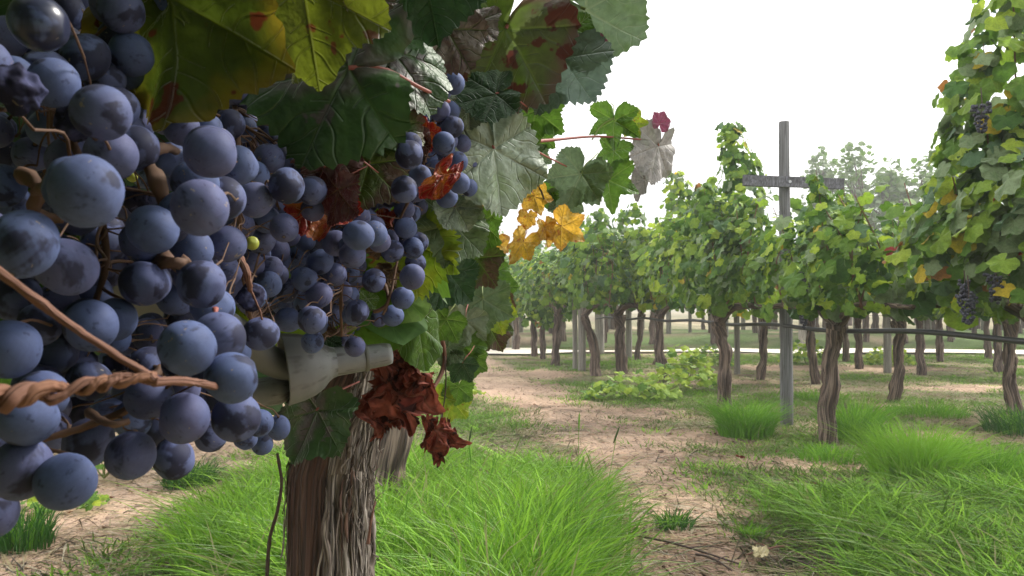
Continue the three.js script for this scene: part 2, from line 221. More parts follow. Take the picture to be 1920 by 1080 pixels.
{
  const xs = [], zs = [], far = [420, 260, 150, 90, 60, 45];
  for (const f of far) xs.push(-f); for (let x = -16; x <= 20; x += 0.14) xs.push(x); for (const f of [...far].reverse()) xs.push(f);
  for (const f of [8, 30]) zs.unshift(f); for (let z = 2; z > -26; z -= Math.max(0.1, -z * 0.016)) zs.push(z); for (const f of [32, 45, 70, 120, 220, 460]) zs.push(-f);
  const P = [], U = [], C = [], I = [], w = xs.length;
  for (const z of zs) for (const x of xs) {
    const near = Math.abs(x) < 24 && z > -27 && z < 2;
    P.push(x, near ? height(x, z) : -0.006, z); U.push(x / 0.9, z / 0.9);
    const b = near ? bareness(x, z) : 0.12, n = fbm(x * 2.2, z * 2.2, 12, 3), m = fbm(x * 0.6 + 3, z * 0.6, 13, 3);
    let c = mix3([0.15, 0.15, 0.065], [0.42, 0.298, 0.215], smooth(0.2, 0.75, b + (n - 0.5) * 0.5));
    c = mix3(c, [0.5, 0.4, 0.26], 0.5 * smooth(0.5, 0.68, m) * (1 - b * 0.5));
    c = mix3(c, [0.17, 0.105, 0.07], 0.65 * smooth(0.52, 0.7, fbm(x * 1.7 + 30, z * 1.7 + 9, 14, 3)));
    C.push(...c);
  }
  for (let j = 0; j < zs.length - 1; j++) for (let i = 0; i < w - 1; i++) { const a = j * w + i; I.push(a, a + 1, a + w, a + 1, a + w + 1, a + w); }
  const g = new THREE.BufferGeometry(); g.setAttribute('position', new THREE.Float32BufferAttribute(P, 3)); g.setAttribute('uv', new THREE.Float32BufferAttribute(U, 2)); g.setAttribute('color', new THREE.Float32BufferAttribute(C, 3)); g.setIndex(I); g.computeVertexNormals();
  const crumbs = (u, v) => { const c = Math.abs(fbm(u * 9, v * 9, 21, 3, 9) - 0.5), g1 = fbm(u * 64, v * 64, 22, 2, 64), g2 = fbm(u * 20, v * 20, 23, 3, 20); return clamp(0.35 + 0.35 * g2 + 0.45 * (g1 - 0.5) - 0.35 * Math.exp(-c * c / 0.0004)); };
  const map = texture(768, 768, (u, v) => { const k = crumbs(u, v), t = 0.62 + 0.75 * k, st = smooth(0.66, 0.74, noise(u * 90 + 6 * noise(u * 6, v * 6, 3, 6), v * 22, 25, 0)); return mix3([t, t * 0.97, t * 0.93], [1.25, 1.1, 0.85], 0.3 * st).map((q) => q * 0.86); });
  const bump = texture(768, 768, (u, v) => crumbs(u, v), false);
  whole('ground', g, std({ map, vertexColors: true, bumpMap: bump, bumpScale: 0.03, roughness: 1 }), 'brown earth path and thin turf between the vine rows', null, null, 'structure');
  // pale gravel road across the ends of the rows
  const R = new THREE.PlaneGeometry(90, 1.5, 300, 3); R.rotateX(-Math.PI / 2);
  const p = R.attributes.position; for (let i = 0; i < p.count; i++) { const x = p.getX(i), z = p.getZ(i); p.setXYZ(i, x, 0.035, z + 0.012 * x + 1.3 * (noise(x * 0.7 + 50, z > 0 ? 3 : 9, 31) - 0.5) * (Math.abs(z) > 0.7 ? 1 : 0.3)); }
  R.translate(3, 0, -15.6); R.attributes.uv.array.forEach((q, i, a) => { a[i] = q * (i % 2 ? 3 : 140); }); R.computeVertexNormals();
  whole('gravel_road', R, std({ map: rep(map, 1, 1), color: rgb(0.66, 0.62, 0.56), bumpMap: bump, bumpScale: 0.01, roughness: 1 }), 'pale gravel road running across behind the vine rows', null, null, 'structure');
  // low brown bank behind the road
  const B = new THREE.PlaneGeometry(90, 7, 120, 12); B.rotateX(-Math.PI / 2); const q = B.attributes.position;
  for (let i = 0; i < q.count; i++) { const z = -q.getZ(i); q.setY(i, -0.05 + 0.28 * smooth(-3.4, -1, z) + 0.1 * (fbm(q.getX(i), z, 33, 3) - 0.5)); }
  { const bc = []; for (let i = 0; i < q.count; i++) bc.push(...mix3([0.22, 0.17, 0.115], [0.10, 0.16, 0.04], smooth(0.4, 0.6, fbm(q.getX(i) * 0.8 + 40, q.getZ(i) * 1.4 + 20, 37, 3) + 0.02 * q.getX(i)))); B.setAttribute('color', new THREE.Float32BufferAttribute(bc, 3)); }
  B.translate(3, 0, -20.4); B.attributes.uv.array.forEach((v, i, a) => { a[i] = v * (i % 2 ? 7 : 90); }); B.computeVertexNormals();
  whole('bank', B, std({ map, vertexColors: true, bumpMap: bump, bumpScale: 0.03, roughness: 1 }), 'low brown bank of earth beyond the white gravel road', null, null, 'structure');
  // far hills
  const hp = [], hi = [], N = 160;
  for (let i = 0; i <= N; i++) { const x = -300 + 720 * i / N, top = 22 + 34 * fbm(i * 0.06 + 3, 2, 35, 4) - 14 * smooth(0.35, 1, i / N); for (const [k, y] of [[0, -2], [0.4, top * 0.55], [1, top]]) hp.push(x, y + (k === 0.4 ? 4 * fbm(i * 0.4, 5, 36, 2) : 0), -360 - 60 * k); }
  for (let i = 0; i < N; i++) for (let k = 0; k < 2; k++) { const a = i * 3 + k; hi.push(a, a + 3, a + 1, a + 1, a + 3, a + 4); }
  const H = new THREE.BufferGeometry(); H.setAttribute('position', new THREE.Float32BufferAttribute(hp, 3)); H.setIndex(hi); H.computeVertexNormals();
  whole('hills', H, std({ color: rgb(0.07, 0.1, 0.07), roughness: 1 }), 'distant hills fading into pale blue haze', null, null, 'structure');
}
scene.fog = new THREE.FogExp2(new THREE.Color(1, 1, 1), 0.0038);

// ------------------------------------------------------------------ the vine rows
const rowLeaf = [0, 1, 2, 3].map((k) => leafGeo({ lob: 0.12 + 0.07 * k, tooth: 0.05, fold: -0.12 - 0.08 * k, cup: 0.05, rollY: -0.5 + 0.2 * k, wave: 0.07, crease: 0, seed: 50 + k, nA: 22, nR: 1 }));
const nearLeaf = [0, 1, 2, 3].map((k) => leafGeo({ lob: 0.14 + 0.07 * k, tooth: 0.1, fold: -0.1 - 0.08 * k, cup: 0.05, rollY: -0.6 + 0.25 * k, wave: 0.08, crease: 0.02, seed: 60 + k, nA: 40, nR: 2 }));
const farLeaf = [0, 1].map((k) => leafGeo({ lob: 0.25, tooth: 0, fold: -0.2, cup: 0, rollY: -0.5 + k, wave: 0.06, crease: 0, seed: 70 + k, nA: 9, nR: 1 }));
function leafMatrix(pos, n, size, r) {   // a leaf that faces n and lets its tip hang
  const down = V((r() - 0.5) * 1.3, -1 + (r() - 0.5) * 0.7, (r() - 0.5) * 1.3).addScaledVector(n, 0.25), y = down.addScaledVector(n, -down.dot(n)).normalize(), x = V().crossVectors(y, n).normalize();
  return new THREE.Matrix4().makeBasis(x, y, n).scale(V(size, size, size)).setPosition(pos);
}
function merged(list) {   // [[geometry, matrix]] -> one geometry
  const gs = list.map(([g, m]) => { const c = g.clone(); c.applyMatrix4(m); return c; }); return mergeGeometries(gs);
}
const palette = { normal: [['deep', 20], ['mid', 22], ['mid2', 22], ['light', 19], ['lime', 9], ['grey', 7], ['cool', 6], ['yellow', 0.7], ['rust', 0.6]], pale: [['mid', 18], ['mid2', 18], ['light', 24], ['lime', 18], ['grey', 14], ['cool', 4], ['yellow', 2]], autumn: [['deep', 6], ['mid', 12], ['mid2', 14], ['light', 20], ['grey', 30], ['cool', 6], ['lime', 10], ['yellow', 4], ['rust', 2], ['red', 0.8]], dark: [['deep', 40], ['mid', 22], ['mid2', 12], ['light', 8], ['lime', 3], ['cool', 8]] };
// crown: an uneven hedge, length L along z, with clumps, holes and upright shoots; returns [position, normal, size]
function crownSpots({ L = 1.9, low = 0.85, high = 1.6, w = 0.42, n = 900, shoots = [], size = 0.08, seed = 1 }) {
  const r = rng(seed), out = [], mid = (low + high) / 2, hh = (high - low) / 2;
  while (out.length < n) {
    const a = r() * Math.PI * 2, z = (r() - 0.5) * L, rr = Math.pow(r(), 0.45), k = 0.72 + 0.55 * fbm(Math.cos(a) * 1.6 + 20, z * 2.4 + Math.sin(a) * 1.6 + 20, seed + 5, 3);
    const x = Math.cos(a) * w * rr * k, y = mid + Math.sin(a) * hh * rr * k * (Math.sin(a) > 0 ? 1.15 : 0.95);
    if (noise(x * 6 + 30, y * 6 + z * 5 + 30, seed + 9) < 0.46) continue;
    const nn = V(Math.cos(a) * 0.9 + (r() - 0.5) * 1.1, 0.45 + Math.sin(a) * 0.4 + (r() - 0.5) * 0.8, (r() - 0.5) * 1.5).normalize();
    out.push([V(x, y, z), nn, size * (0.45 + 0.95 * r() * r() + 0.15 * r())]);
  }
  for (const [sx, sz, top, rad, cnt, y0 = high - 0.25] of shoots) for (let i = 0; i < cnt; i++) {
    const t = r(), y = lerp(y0, top, t), q = rad * (1 - 0.7 * t) * Math.sqrt(r()), a = r() * 6.28;
    out.push([V(sx + Math.cos(a) * q + 0.06 * Math.sin(y * 6 + sx * 9), y, sz + Math.sin(a) * q), V(Math.cos(a) + (r() - 0.5), 0.5 + (r() - 0.5) * 0.9, Math.sin(a) + (r() - 0.5)).normalize(), size * (0.95 - 0.35 * t) * (0.7 + 0.5 * r())]);
  }
  return out;
}
function trunkGeo(h, r, lean, bend, seed, sides = 24) {
  const R = rng(seed), pts = [], rad = [];
  for (let i = 0; i <= 6; i++) { const t = i / 6; pts.push(V(lean[0] * t + bend * Math.sin(t * 3.1) + (R() - 0.5) * r * 0.5, t * h - 0.03, lean[1] * t + (R() - 0.5) * r * 0.5)); rad.push(r * (1.12 - 0.3 * t + (t > 0.9 ? 0.35 : 0) + (R() - 0.5) * 0.22)); }
  return tube(pts, rad, sides, 44, 0.5, seed);
}
function addLeaves(o, spots, nSingle, geos, stuffGeos, pal, r, turn) {   // the leaves that show largest one by one, the rest as one mass
  const eye = camera.position.clone().sub(o.position).applyAxisAngle(V(0, 1, 0), -turn);
  spots.sort((a, b) => (b[2] / b[0].distanceTo(eye) + (b[0].x * eye.x > 0 ? 0.02 : 0)) - (a[2] / a[0].distanceTo(eye) + (a[0].x * eye.x > 0 ? 0.02 : 0)));
  const front = spots.filter((_, i) => i < nSingle), rest = spots.slice(nSingle), by = {};
  for (const [p, n, s] of front) { const m = part('leaf', geos[Math.floor(r() * geos.length)], RM[pick(r, pal)], o); leafMatrix(p, n, s, r).decompose(m.position, m.quaternion, m.scale); }
  for (const [p, n, s] of rest) (by[pick(r, pal)] ??= []).push([stuffGeos[Math.floor(r() * stuffGeos.length)], leafMatrix(p, n, s, r)]);
  const keys = Object.keys(by);
  if (keys.length) { const gs = keys.map((k) => merged(by[k])), g = mergeGeometries(gs, true); part('foliage', g, keys.map((k) => RM[k]), o).userData.kind = 'stuff'; }
}
function vine({ x, y, top, r = 0.055, h = 0.86, bend = 0, crown = {}, single = 0, pal = 'normal', label, seed, group, near = false, canes = 8, dark = false, lean, base, tint }) {
  const b = base ?? ground(x, y); b.y = height(b.x, b.z);
  const o = thing('grapevine', label, 'grapevine', b, group), turn = ROWTURN; o.rotation.y = turn;
  const d = -b.clone().sub(camera.position).dot(V(0, 0, 1)), R = rng(seed + 900);
  const ln = lean ?? (top ? [(top - x) / F * d, 0] : [(R() - 0.5) * 0.1, (R() - 0.5) * 0.1]);
  part('trunk', trunkGeo(h, r, [ln[0] * Math.cos(turn), ln[0] * Math.sin(turn) + ln[1]], bend, seed), M.bark, o);
  const tx = ln[0] * Math.cos(turn), tz = ln[0] * Math.sin(turn) + ln[1];
  part('cordon', mergeGeometries([1, -1].map((k) => tube([V(tx, h - 0.03, tz), V(tx * 0.6, h + 0.09, tz + k * 0.22), V(0.02, h + 0.11, tz + k * 0.55), V(-0.02, h + 0.1, k * 0.95)], [r * 0.8, r * 0.55, r * 0.42, r * 0.3], 8, 12, 0.4, seed + 2 + k))), M.bark, o);
  const spots = crownSpots({ seed, ...crown });
  for (let i = 0; i < canes; i++) { const z = (R() - 0.5) * 1.6, tp = (crown.high ?? 1.6) + 0.1 * R(); part('cane', tube([V(0, h + 0.1, z), V((R() - 0.5) * 0.2, (h + tp) / 2, z + (R() - 0.5) * 0.2), V((R() - 0.5) * 0.35, tp, z + (R() - 0.5) * 0.4)], [0.007, 0.005, 0.003], 5, 8), M.cane, o); }
  for (const [sx, sz, tp] of crown.shoots ?? []) part('cane', tube([V(sx * 0.4, h + 0.15, sz * 0.8), V(sx + 0.03, (crown.high ?? 1.6), sz), V(sx - 0.02, tp + 0.03, sz + 0.03)], [0.007, 0.005, 0.002], 5, 10), M.cane, o);
  addLeaves(o, spots, single, near ? nearLeaf : rowLeaf, rowLeaf, palette[pal], R, turn);
  return o;
}
{
  const G = 'grapevines in the rows beyond the path';
  // the row to the right of the path, nearest first
  vine({ base: rowPt(3.35, 3.05), r: 0.055, lean: [0.02, 0], seed: 101, near: true, single: 300, pal: 'autumn', group: G, label: 'nearest grapevine of the right row, with tall shoots and yellow leaves at the edge',
    crown: { low: 0.86, high: 1.7, w: 0.5, n: 620, L: 1.8, size: 0.092, shoots: [[-0.16, 0.0, 3.0, 0.42, 330, 1.2], [-0.22, -0.12, 2.3, 0.42, 170, 1.2], [0.15, 0.2, 2.9, 0.45, 190, 1.3], [-0.3, -0.3, 1.95, 0.25, 70, 1.2], [-0.1, 0.5, 2.8, 0.35, 120, 1.3]] } });
  vine({ x: 1553, y: 832, top: 1574, r: 0.052, bend: -0.03, seed: 102, near: true, single: 300, pal: 'normal', group: G, label: 'grapevine with a dark split trunk just beside the wooden cross post',
    crown: { L: 1.5, low: 0.86, high: 1.62, w: 0.46, n: 540, shoots: [[-0.15, 0.15, 1.85, 0.2, 60], [0.25, -0.2, 1.8, 0.3, 100, 1.3]] } });
  vine({ x: 1358, y: 768, top: 1350, r: 0.055, bend: 0.03, seed: 103, near: true, single: 300, pal: 'normal', group: G, label: 'thick-trunked grapevine with a tall pale shoot standing in front of the cross post',
    crown: { low: 0.88, high: 1.85, w: 0.5, n: 760, shoots: [[0.16, -0.05, 2.68, 0.42, 420, 1.4], [-0.3, 0.3, 2.05, 0.3, 110], [0.05, -0.5, 2.25, 0.2, 70], [0.1, 0.5, 1.88, 0.3, 110, 1.3]] } });
  vine({ x: 1249, y: 716, top: 1238, r: 0.05, bend: -0.04, seed: 104, single: 260, pal: 'pale', group: G, label: 'grapevine with a knotted dark trunk rising out of bright green suckers',
    crown: { low: 0.9, high: 1.95, w: 0.55, n: 740, shoots: [[0.1, 0.2, 2.65, 0.45, 240, 1.6], [-0.25, -0.3, 2.3, 0.3, 90], [0.45, 0, 2.45, 0.3, 90]] } });
  vine({ x: 1167, y: 700, top: 1160, r: 0.072, seed: 105, single: 220, pal: 'normal', group: G, label: 'grapevine with a stout straight trunk topped by a rusty red leaf' , crown: { low: 0.92, high: 2.0, w: 0.6, n: 720, shoots: [[0, 0, 2.35, 0.4, 90], [-0.4, 0.4, 2.3, 0.3, 60]] } });
  vine({ x: 1116, y: 704, top: 1096, r: 0.055, bend: 0.05, seed: 106, single: 220, pal: 'normal', group: G, label: 'grapevine whose curved trunk leans, between the stout trunk and a grey post', crown: { low: 0.92, high: 2.0, w: 0.6, n: 720, shoots: [[0, 0, 2.3, 0.4, 80]] } });
  vine({ x: 1041, y: 685, top: 1046, r: 0.06, seed: 107, single: 180, pal: 'normal', group: G, label: 'grapevine with a straight dark trunk in front of the white road', crown: { low: 0.88, high: 1.75, w: 0.62, n: 800, shoots: [[0.3, 0, 2.2, 0.4, 80]] } });
  vine({ x: 1018, y: 674, top: 1018, r: 0.045, seed: 108, single: 150, pal: 'normal', group: G, label: 'small grapevine with low drooping leaves before the white road', crown: { low: 0.6, high: 1.6, w: 0.6, n: 700, shoots: [[0, 0, 1.9, 0.4, 50]] } });
  vine({ x: 1001, y: 669, top: 1001, r: 0.05, seed: 109, single: 120, pal: 'pale', group: G, label: 'sunlit yellow-green grapevine near the far end of the path', crown: { low: 0.8, high: 1.6, w: 0.6, n: 700 } });
  vine({ x: 969, y: 658, top: 969, r: 0.06, seed: 110, single: 100, pal: 'pale', group: G, label: 'last grapevine of the right row, at the edge of the white road', crown: { low: 0.85, high: 1.55, w: 0.6, n: 650 } });
  vine({ x: 1195, y: 674, top: 1203, r: 0.05, seed: 111, single: 100, pal: 'normal', group: G, label: 'shaded grapevine with a slim dark trunk behind the rusty-topped trunk', crown: { low: 0.9, high: 2.0, w: 0.6, n: 700 } });
  vine({ x: 1234, y: 683, top: 1237, r: 0.06, seed: 112, single: 100, pal: 'normal', group: G, label: 'shaded grapevine with a reddish trunk behind the knotted trunk', crown: { low: 0.9, high: 2.1, w: 0.6, n: 700, shoots: [[0.5, 0, 2.4, 0.4, 80]] } });
  // the rows further to the right
  vine({ x: 1424, y: 711, top: 1432, r: 0.045, bend: 0.03, seed: 121, single: 180, pal: 'normal', group: G, label: 'grapevine with a crooked trunk seen between the thick trunk and the cross post', crown: { low: 0.84, high: 1.6, w: 0.5, n: 700 } });
  vine({ x: 1533, y: 718, top: 1522, r: 0.05, bend: -0.04, seed: 122, single: 180, pal: 'normal', group: G, label: 'forked thin-trunked grapevine just beyond the cross post', crown: { low: 0.84, high: 1.6, w: 0.5, n: 700 } });
  vine({ x: 1676, y: 752, top: 1686, r: 0.05, bend: 0.04, seed: 123, near: true, single: 260, pal: 'normal', group: G, label: 'grapevine with a pale bent trunk in the second row, right of the split trunk', crown: { low: 0.84, high: 1.66, w: 0.5, n: 850, shoots: [[0, 0, 1.85, 0.3, 60]] } });
  vine({ x: 1904, y: 774, top: 1896, r: 0.055, bend: -0.03, seed: 124, near: true, single: 260, pal: 'normal', group: G, label: 'grapevine with a grey trunk in the second row at the far right edge', crown: { low: 0.8, high: 1.66, w: 0.5, n: 850 } });
  vine({ x: 1611, y: 691, top: 1608, r: 0.05, seed: 125, single: 120, pal: 'normal', group: G, label: 'grapevine with forked dark stems on green turf behind the split trunk', crown: { low: 0.86, high: 1.65, w: 0.55, n: 700 } });
  vine({ x: 1727, y: 702, top: 1722, r: 0.055, seed: 126, single: 150, pal: 'normal', group: G, label: 'dark upright grapevine in the second row right of the pale bent trunk', crown: { low: 0.86, high: 1.65, w: 0.55, n: 800 } });
  vine({ x: 1763, y: 678, top: 1760, r: 0.05, seed: 127, single: 100, pal: 'pale', group: G, label: 'small grapevine on bright turf behind the black drip hose', crown: { low: 0.86, high: 1.6, w: 0.55, n: 650 } });
  vine({ x: 1872, y: 698, top: 1870, r: 0.05, seed: 128, single: 120, pal: 'normal', group: G, label: 'short dark grapevine behind the grey trunk at the right edge', crown: { low: 0.8, high: 1.65, w: 0.55, n: 750 } });
  vine({ x: 1586, y: 678, top: 1586, r: 0.045, seed: 129, single: 80, pal: 'pale', group: G, label: 'slim grapevine half hidden behind the split trunk', crown: { low: 0.86, high: 1.6, w: 0.55, n: 600 } });
  vine({ x: 1853, y: 673, top: 1850, r: 0.05, seed: 130, single: 80, pal: 'pale', group: G, label: 'far grapevine on turf below the sagging drip hose', crown: { low: 0.86, high: 1.6, w: 0.55, n: 600 } });
  vine({ x: 1470, y: 690, top: 1470, r: 0.045, seed: 131, single: 80, pal: 'normal', group: G, label: 'grapevine standing directly behind the foot of the cross post', crown: { low: 0.86, high: 1.7, w: 0.55, n: 650 } });
  // this side: vines of the near row further on
  vine({ base: rowPt(3.3, -0.13), r: 0.085, lean: [0, 0], seed: 141, near: true, single: 200, pal: 'pale', group: G, label: 'next grapevine of the near row, its dark trunk peeping past the big foreground trunk', crown: { low: 0.8, high: 1.7, w: 0.36, n: 800, L: 1.7 } });
  vine({ base: rowPt(5.4, -0.45), r: 0.06, lean: [0, 0], seed: 142, single: 120, pal: 'pale', group: G, label: 'third grapevine of the near row, behind the pale hanging leaves', crown: { low: 0.8, high: 1.6, w: 0.34, n: 700 } });
  // the block beyond the road: many alike
  const r = rng(77), FG = 'vines of the block beyond the white road', protos = [];
  const fp = ['normal', 'pale', 'normal'].map((pal, k) => { const g = [], sp = crownSpots({ seed: 200 + k, low: 0.78, high: 2.05, w: 0.8, n: 520, L: 2.3, size: 0.1, shoots: [[0, 0.3, 2.5, 0.4, 40]] }), rr = rng(300 + k), by = {}; for (const [p, n, s] of sp) (by[pick(rr, palette[pal])] ??= []).push([farLeaf[Math.floor(rr() * 2)], leafMatrix(p, n, s, rr)]); const keys = Object.keys(by); return [mergeGeometries(keys.map((q) => merged(by[q])), true), keys.map((q) => RM[q])]; });
  const trunks = [0, 1, 2].map((k) => trunkGeo(1.15, 0.06, [(k - 1) * 0.08, 0], 0.03, 400 + k, 8));
  for (let row = 0; row < 4; row++) for (let i = 0; i < 17; i++) {
    const z = -17.6 - row * 2.7 - r() * 0.8, x = lerp(-2.6, 17, i / 16) * (1 + row * 0.16) + (r() - 0.5) * 0.5, o = thing('far_grapevine', 'small far grapevine in the block beyond the white gravel road', 'grapevine', V(x, 0.1 + 0.12 * smooth(-18, -20, z), z), FG), k = Math.floor(r() * 3);
    o.rotation.y = 1.4 + r() * 0.4 + (r() < 0.5 ? Math.PI : 0); o.scale.setScalar((i < 2 ? 0.75 : 0.95) + r() * 0.25);
    part('trunk', trunks[k], M.bark, o); part('foliage', fp[k][0], fp[k][1], o).userData.kind = 'stuff';
  }
}
// ------------------------------------------------------------------ posts, wires, drip hose
function postGeo(h, r0, r1, seed) { return tube([V(0, -0.05, 0), V(0.004, h * 0.4, 0), V(-0.004, h * 0.8, 0.003), V(0, h, 0)], [r0, (r0 + r1) / 2, r1], 14, 14, 0.06, seed); }
{
  const b = ground(1475, 795), o = thing('trellis_post', 'tall grey wooden trellis post with a crossarm, like a cross', 'post', b);
  part('pole', postGeo(2.46, 0.052, 0.041, 501), M.postCool, o);
  const arm = new THREE.BoxGeometry(0.84, 0.085, 0.04, 24, 2, 1), p = arm.attributes.position;
  for (let i = 0; i < p.count; i++) { p.setY(i, p.getY(i) + 0.006 * (noise(p.getX(i) * 9 + 40, p.getY(i) > 0 ? 2 : 5, 3) - 0.5)); }
  arm.computeVertexNormals(); const a = part('crossarm', arm, M.beam, o); a.position.set(0.05, 1.955, 0.066); a.rotation.set(0, 0.1, -0.02);
  const bolt = part('bolt', new THREE.CylinderGeometry(0.012, 0.012, 0.14, 8).rotateX(Math.PI / 2), M.wire, o); bolt.position.set(0.01, 1.955, 0.03);
}
for (const [x, y, h, r, label] of [[1382, 701, 1.15, 0.042, 'slim pale post between the thick trunk and the cross post'], [1664, 698, 1.35, 0.055, 'round pale grey post among the second-row trunks'], [1091, 695, 1.2, 0.06, 'light grey post beside the leaning curved trunk'], [1124, 663, 1.3, 0.1, 'wide whitish post behind the curved trunk'],
  [947, 653, 1.45, 0.1, 'pale weathered post at the far end of the path'], [964, 657, 1.3, 0.055, 'grey post next to the last vine of the row'], [1179, 671, 1.3, 0.06, 'thin grey post behind the rusty-topped trunk'], [1508, 659, 1.3, 0.12, 'broad pale stump-like post far beyond the cross post'], [933, 651, 1.3, 0.06, 'narrow dim post leftmost beside the far path end'], [1078, 692, 1.1, 0.04, 'thin bark-covered stake beside the light grey post']]) {
  const o = thing('vineyard_post', label, 'post', ground(x, y), 'plain posts between the vines'); part('pole', postGeo(h, r, r * 0.92, 510 + x), M.post, o); part('cap', new THREE.CylinderGeometry(r * 0.6, r * 0.93, 0.025, 14).translate(0, h + 0.012, 0), M.post, o);
}
{
  const dip = (s) => 0.79 + 0.012 * Math.sin(s * 3.4), pts = []; for (let s = 2.6; s <= 12.4; s += 0.35) pts.push(rowPt(s, 2.93 + 0.02 * Math.sin(s * 2), s > 9.4 ? dip(s) - 0.01 * (s - 9.4) : dip(s)));
  const o = thing('drip_hose', 'black drip hose strung along the right row of vines', 'hose', pts[0]);
  part('hose', local(tube(pts, [0.0165, 0.015], 10, 120), o), M.hose, o);
  for (const s of [3.3, 5.35, 6.1, 7.1, 9.5]) part('wire_tie', local(tube([rowPt(s, 2.95, 0.8), rowPt(s + 0.01, 2.96, 0.9), rowPt(s + 0.05, 2.97, 1.09)], [0.002], 5, 6), o), M.wire, o);
  for (const [t, y, s0, s1, label] of [[2.97, 1.1, 2.6, 12, 'thin steel wire through the leaves above the black drip hose'], [2.9, 1.5, 3, 12, 'upper steel wire hidden among the leaves of the right row'], [5.6, 0.86, 3.5, 14, 'thin dark wire strung along the second row']]) whole('trellis_wire', tube([rowPt(s0, t, y), rowPt((s0 + s1) / 2, t, y - 0.02), rowPt(s1, t, y)], [0.0028], 5, 20), t > 5 ? M.hose : M.wire, label, 'wire');
}
{ const r = rng(88), g = [0, 1].map((k) => postGeo(1.5, 0.05 + 0.02 * k, 0.045 + 0.02 * k, 540 + k));
  for (let i = 0; i < 30; i++) { const z = -17.3 - 7 * r(), o = thing('far_post', 'small pale far post among the vines beyond the white road', 'post', V(lerp(-2.4, 13, (i + r()) / 30) * (-z / 18), 0.05, z), 'posts of the block beyond the white road'); part('pole', g[i % 2], M.post, o); } }
// hazy trees behind
function farTree(px, py, d, h, w, n, label, seed, mats, trunkR = 0.14) {
  const b = pt(px, py, d).setY(0), o = thing('tree', label, 'tree', b), r = rng(seed), limbs = [], by = {};
  part('trunk', tube([V(0, -0.1, 0), V(0.1, h * 0.3, 0), V(0, h * 0.62, 0.1), V(0.1, h * 0.9, 0)], [trunkR, trunkR * 0.75, trunkR * 0.4, 0.02], 8, 12, 0.2, seed), M.bark, o);
  for (let i = 0; i < 30; i++) { const a = r() * 6.28, y0 = h * (0.3 + 0.45 * r()), l = w * (0.45 + 0.6 * r()), e = V(Math.cos(a) * l, y0 + h * (0.1 + 0.25 * r()), Math.sin(a) * l), m = V(Math.cos(a) * l * 0.5, y0 + h * 0.06, Math.sin(a) * l * 0.5);
    limbs.push(tube([V(0.05, y0, 0), m, e], [trunkR * 0.3, trunkR * 0.2, 0.015], 5, 6));
    for (let k = 0; k < 3; k++) { const f = e.clone().add(V((r() - 0.5) * w * 0.5, r() * h * 0.12, (r() - 0.5) * w * 0.5)); limbs.push(tube([m.clone().lerp(e, 0.4 + 0.2 * k), f], [0.03, 0.008], 4, 3)); for (let q = 0; q < n / 90; q++) { const p = f.clone().add(V((r() - 0.5) * w * 0.34, (r() - 0.5) * h * 0.14, (r() - 0.5) * w * 0.34)), nn = V(r() - 0.5, r(), r() - 0.5).normalize(); (by[pick(r, mats)] ??= []).push([farLeaf[Math.floor(r() * 2)], leafMatrix(p, nn, 0.11 + 0.1 * r(), r)]); } } }
  part('limbs', mergeGeometries(limbs), M.bark, o);
  const keys = Object.keys(by); part('crown', mergeGeometries(keys.map((q) => merged(by[q])), true), keys.map((q) => RM[q]), o).userData.kind = 'stuff';
}
farTree(1660, 600, 34, 6.9, 2.0, 2000, 'thin-leaved grey tree rising behind the vines right of the cross post', 601, [['grey', 5], ['mid2', 4], ['mid', 3]]);
farTree(1592, 600, 38, 6.6, 1.2, 1500, 'sparse olive-grey tree just right of the crossarm tip', 603, [['grey', 5], ['mid2', 4], ['mid', 3]]);
farTree(1545, 600, 40, 8.3, 1.0, 900, 'small pale treetop peeping over the crossarm', 605, [['grey', 6], ['mid', 3]], 0.1);
farTree(1718, 600, 42, 8.2, 1.8, 1300, 'bare-twigged pale tree behind the tall right-hand shoots', 607, [['grey', 6], ['pale' in RM ? 'pale' : 'light', 2]]);
farTree(934, 600, 60, 4.4, 1.7, 2600, 'dim rounded tree far off at the end of the path', 609, [['grey', 5], ['mid2', 4], ['mid', 3]], 0.2);

// ------------------------------------------------------------------ grass, litter, weeds
function bladesGeo({ n, h, spread, lean, width = 0.004, seed, seg = 3, loose = 0 }) {
  const r = rng(seed), P = [], N = [], I = [];
  for (let i = 0; i < n; i++) {
    const a = r() * 6.283, q = spread * Math.sqrt(r()), hh = h * (0.35 + 0.75 * r()), out = loose && r() < loose ? r() * 6.283 : r() * 6.283 * 0.25 + a - 0.8, l = lean * hh * (0.25 + r()), face = r() * 3.14, w = width * (0.6 + 0.7 * r());
    const bx = Math.cos(a) * q, bz = Math.sin(a) * q, s0 = P.length / 3, dx = Math.cos(face) * w, dz = Math.sin(face) * w, nx = -Math.sin(face), nz = Math.cos(face);
    for (let k = 0; k <= seg; k++) { const t = k / seg, c = l * t * t, y = hh * (t - 0.28 * lean * t * t * t), x = bx + Math.cos(out) * c, z = bz + Math.sin(out) * c, ww = k === seg ? 0 : 1 - 0.55 * t; P.push(x - dx * ww, y - 0.01, z - dz * ww); N.push(nx, 0.35, nz); if (k < seg) { P.push(x + dx * ww, y - 0.01, z + dz * ww); N.push(nx, 0.35, nz); } }
    for (let k = 0; k < seg; k++) { const b = s0 + k * 2; if (k < seg - 1) I.push(b, b + 1, b + 2, b + 1, b + 3, b + 2); else I.push(b, b + 1, b + 2); }
  }
  const g = new THREE.BufferGeometry(); g.setAttribute('position', new THREE.Float32BufferAttribute(P, 3)); g.setAttribute('normal', new THREE.Float32BufferAttribute(N, 3)); g.setAttribute('uv', new THREE.Float32BufferAttribute(new Float32Array(P.length / 3 * 2), 2)); g.setIndex(I); return g;
}
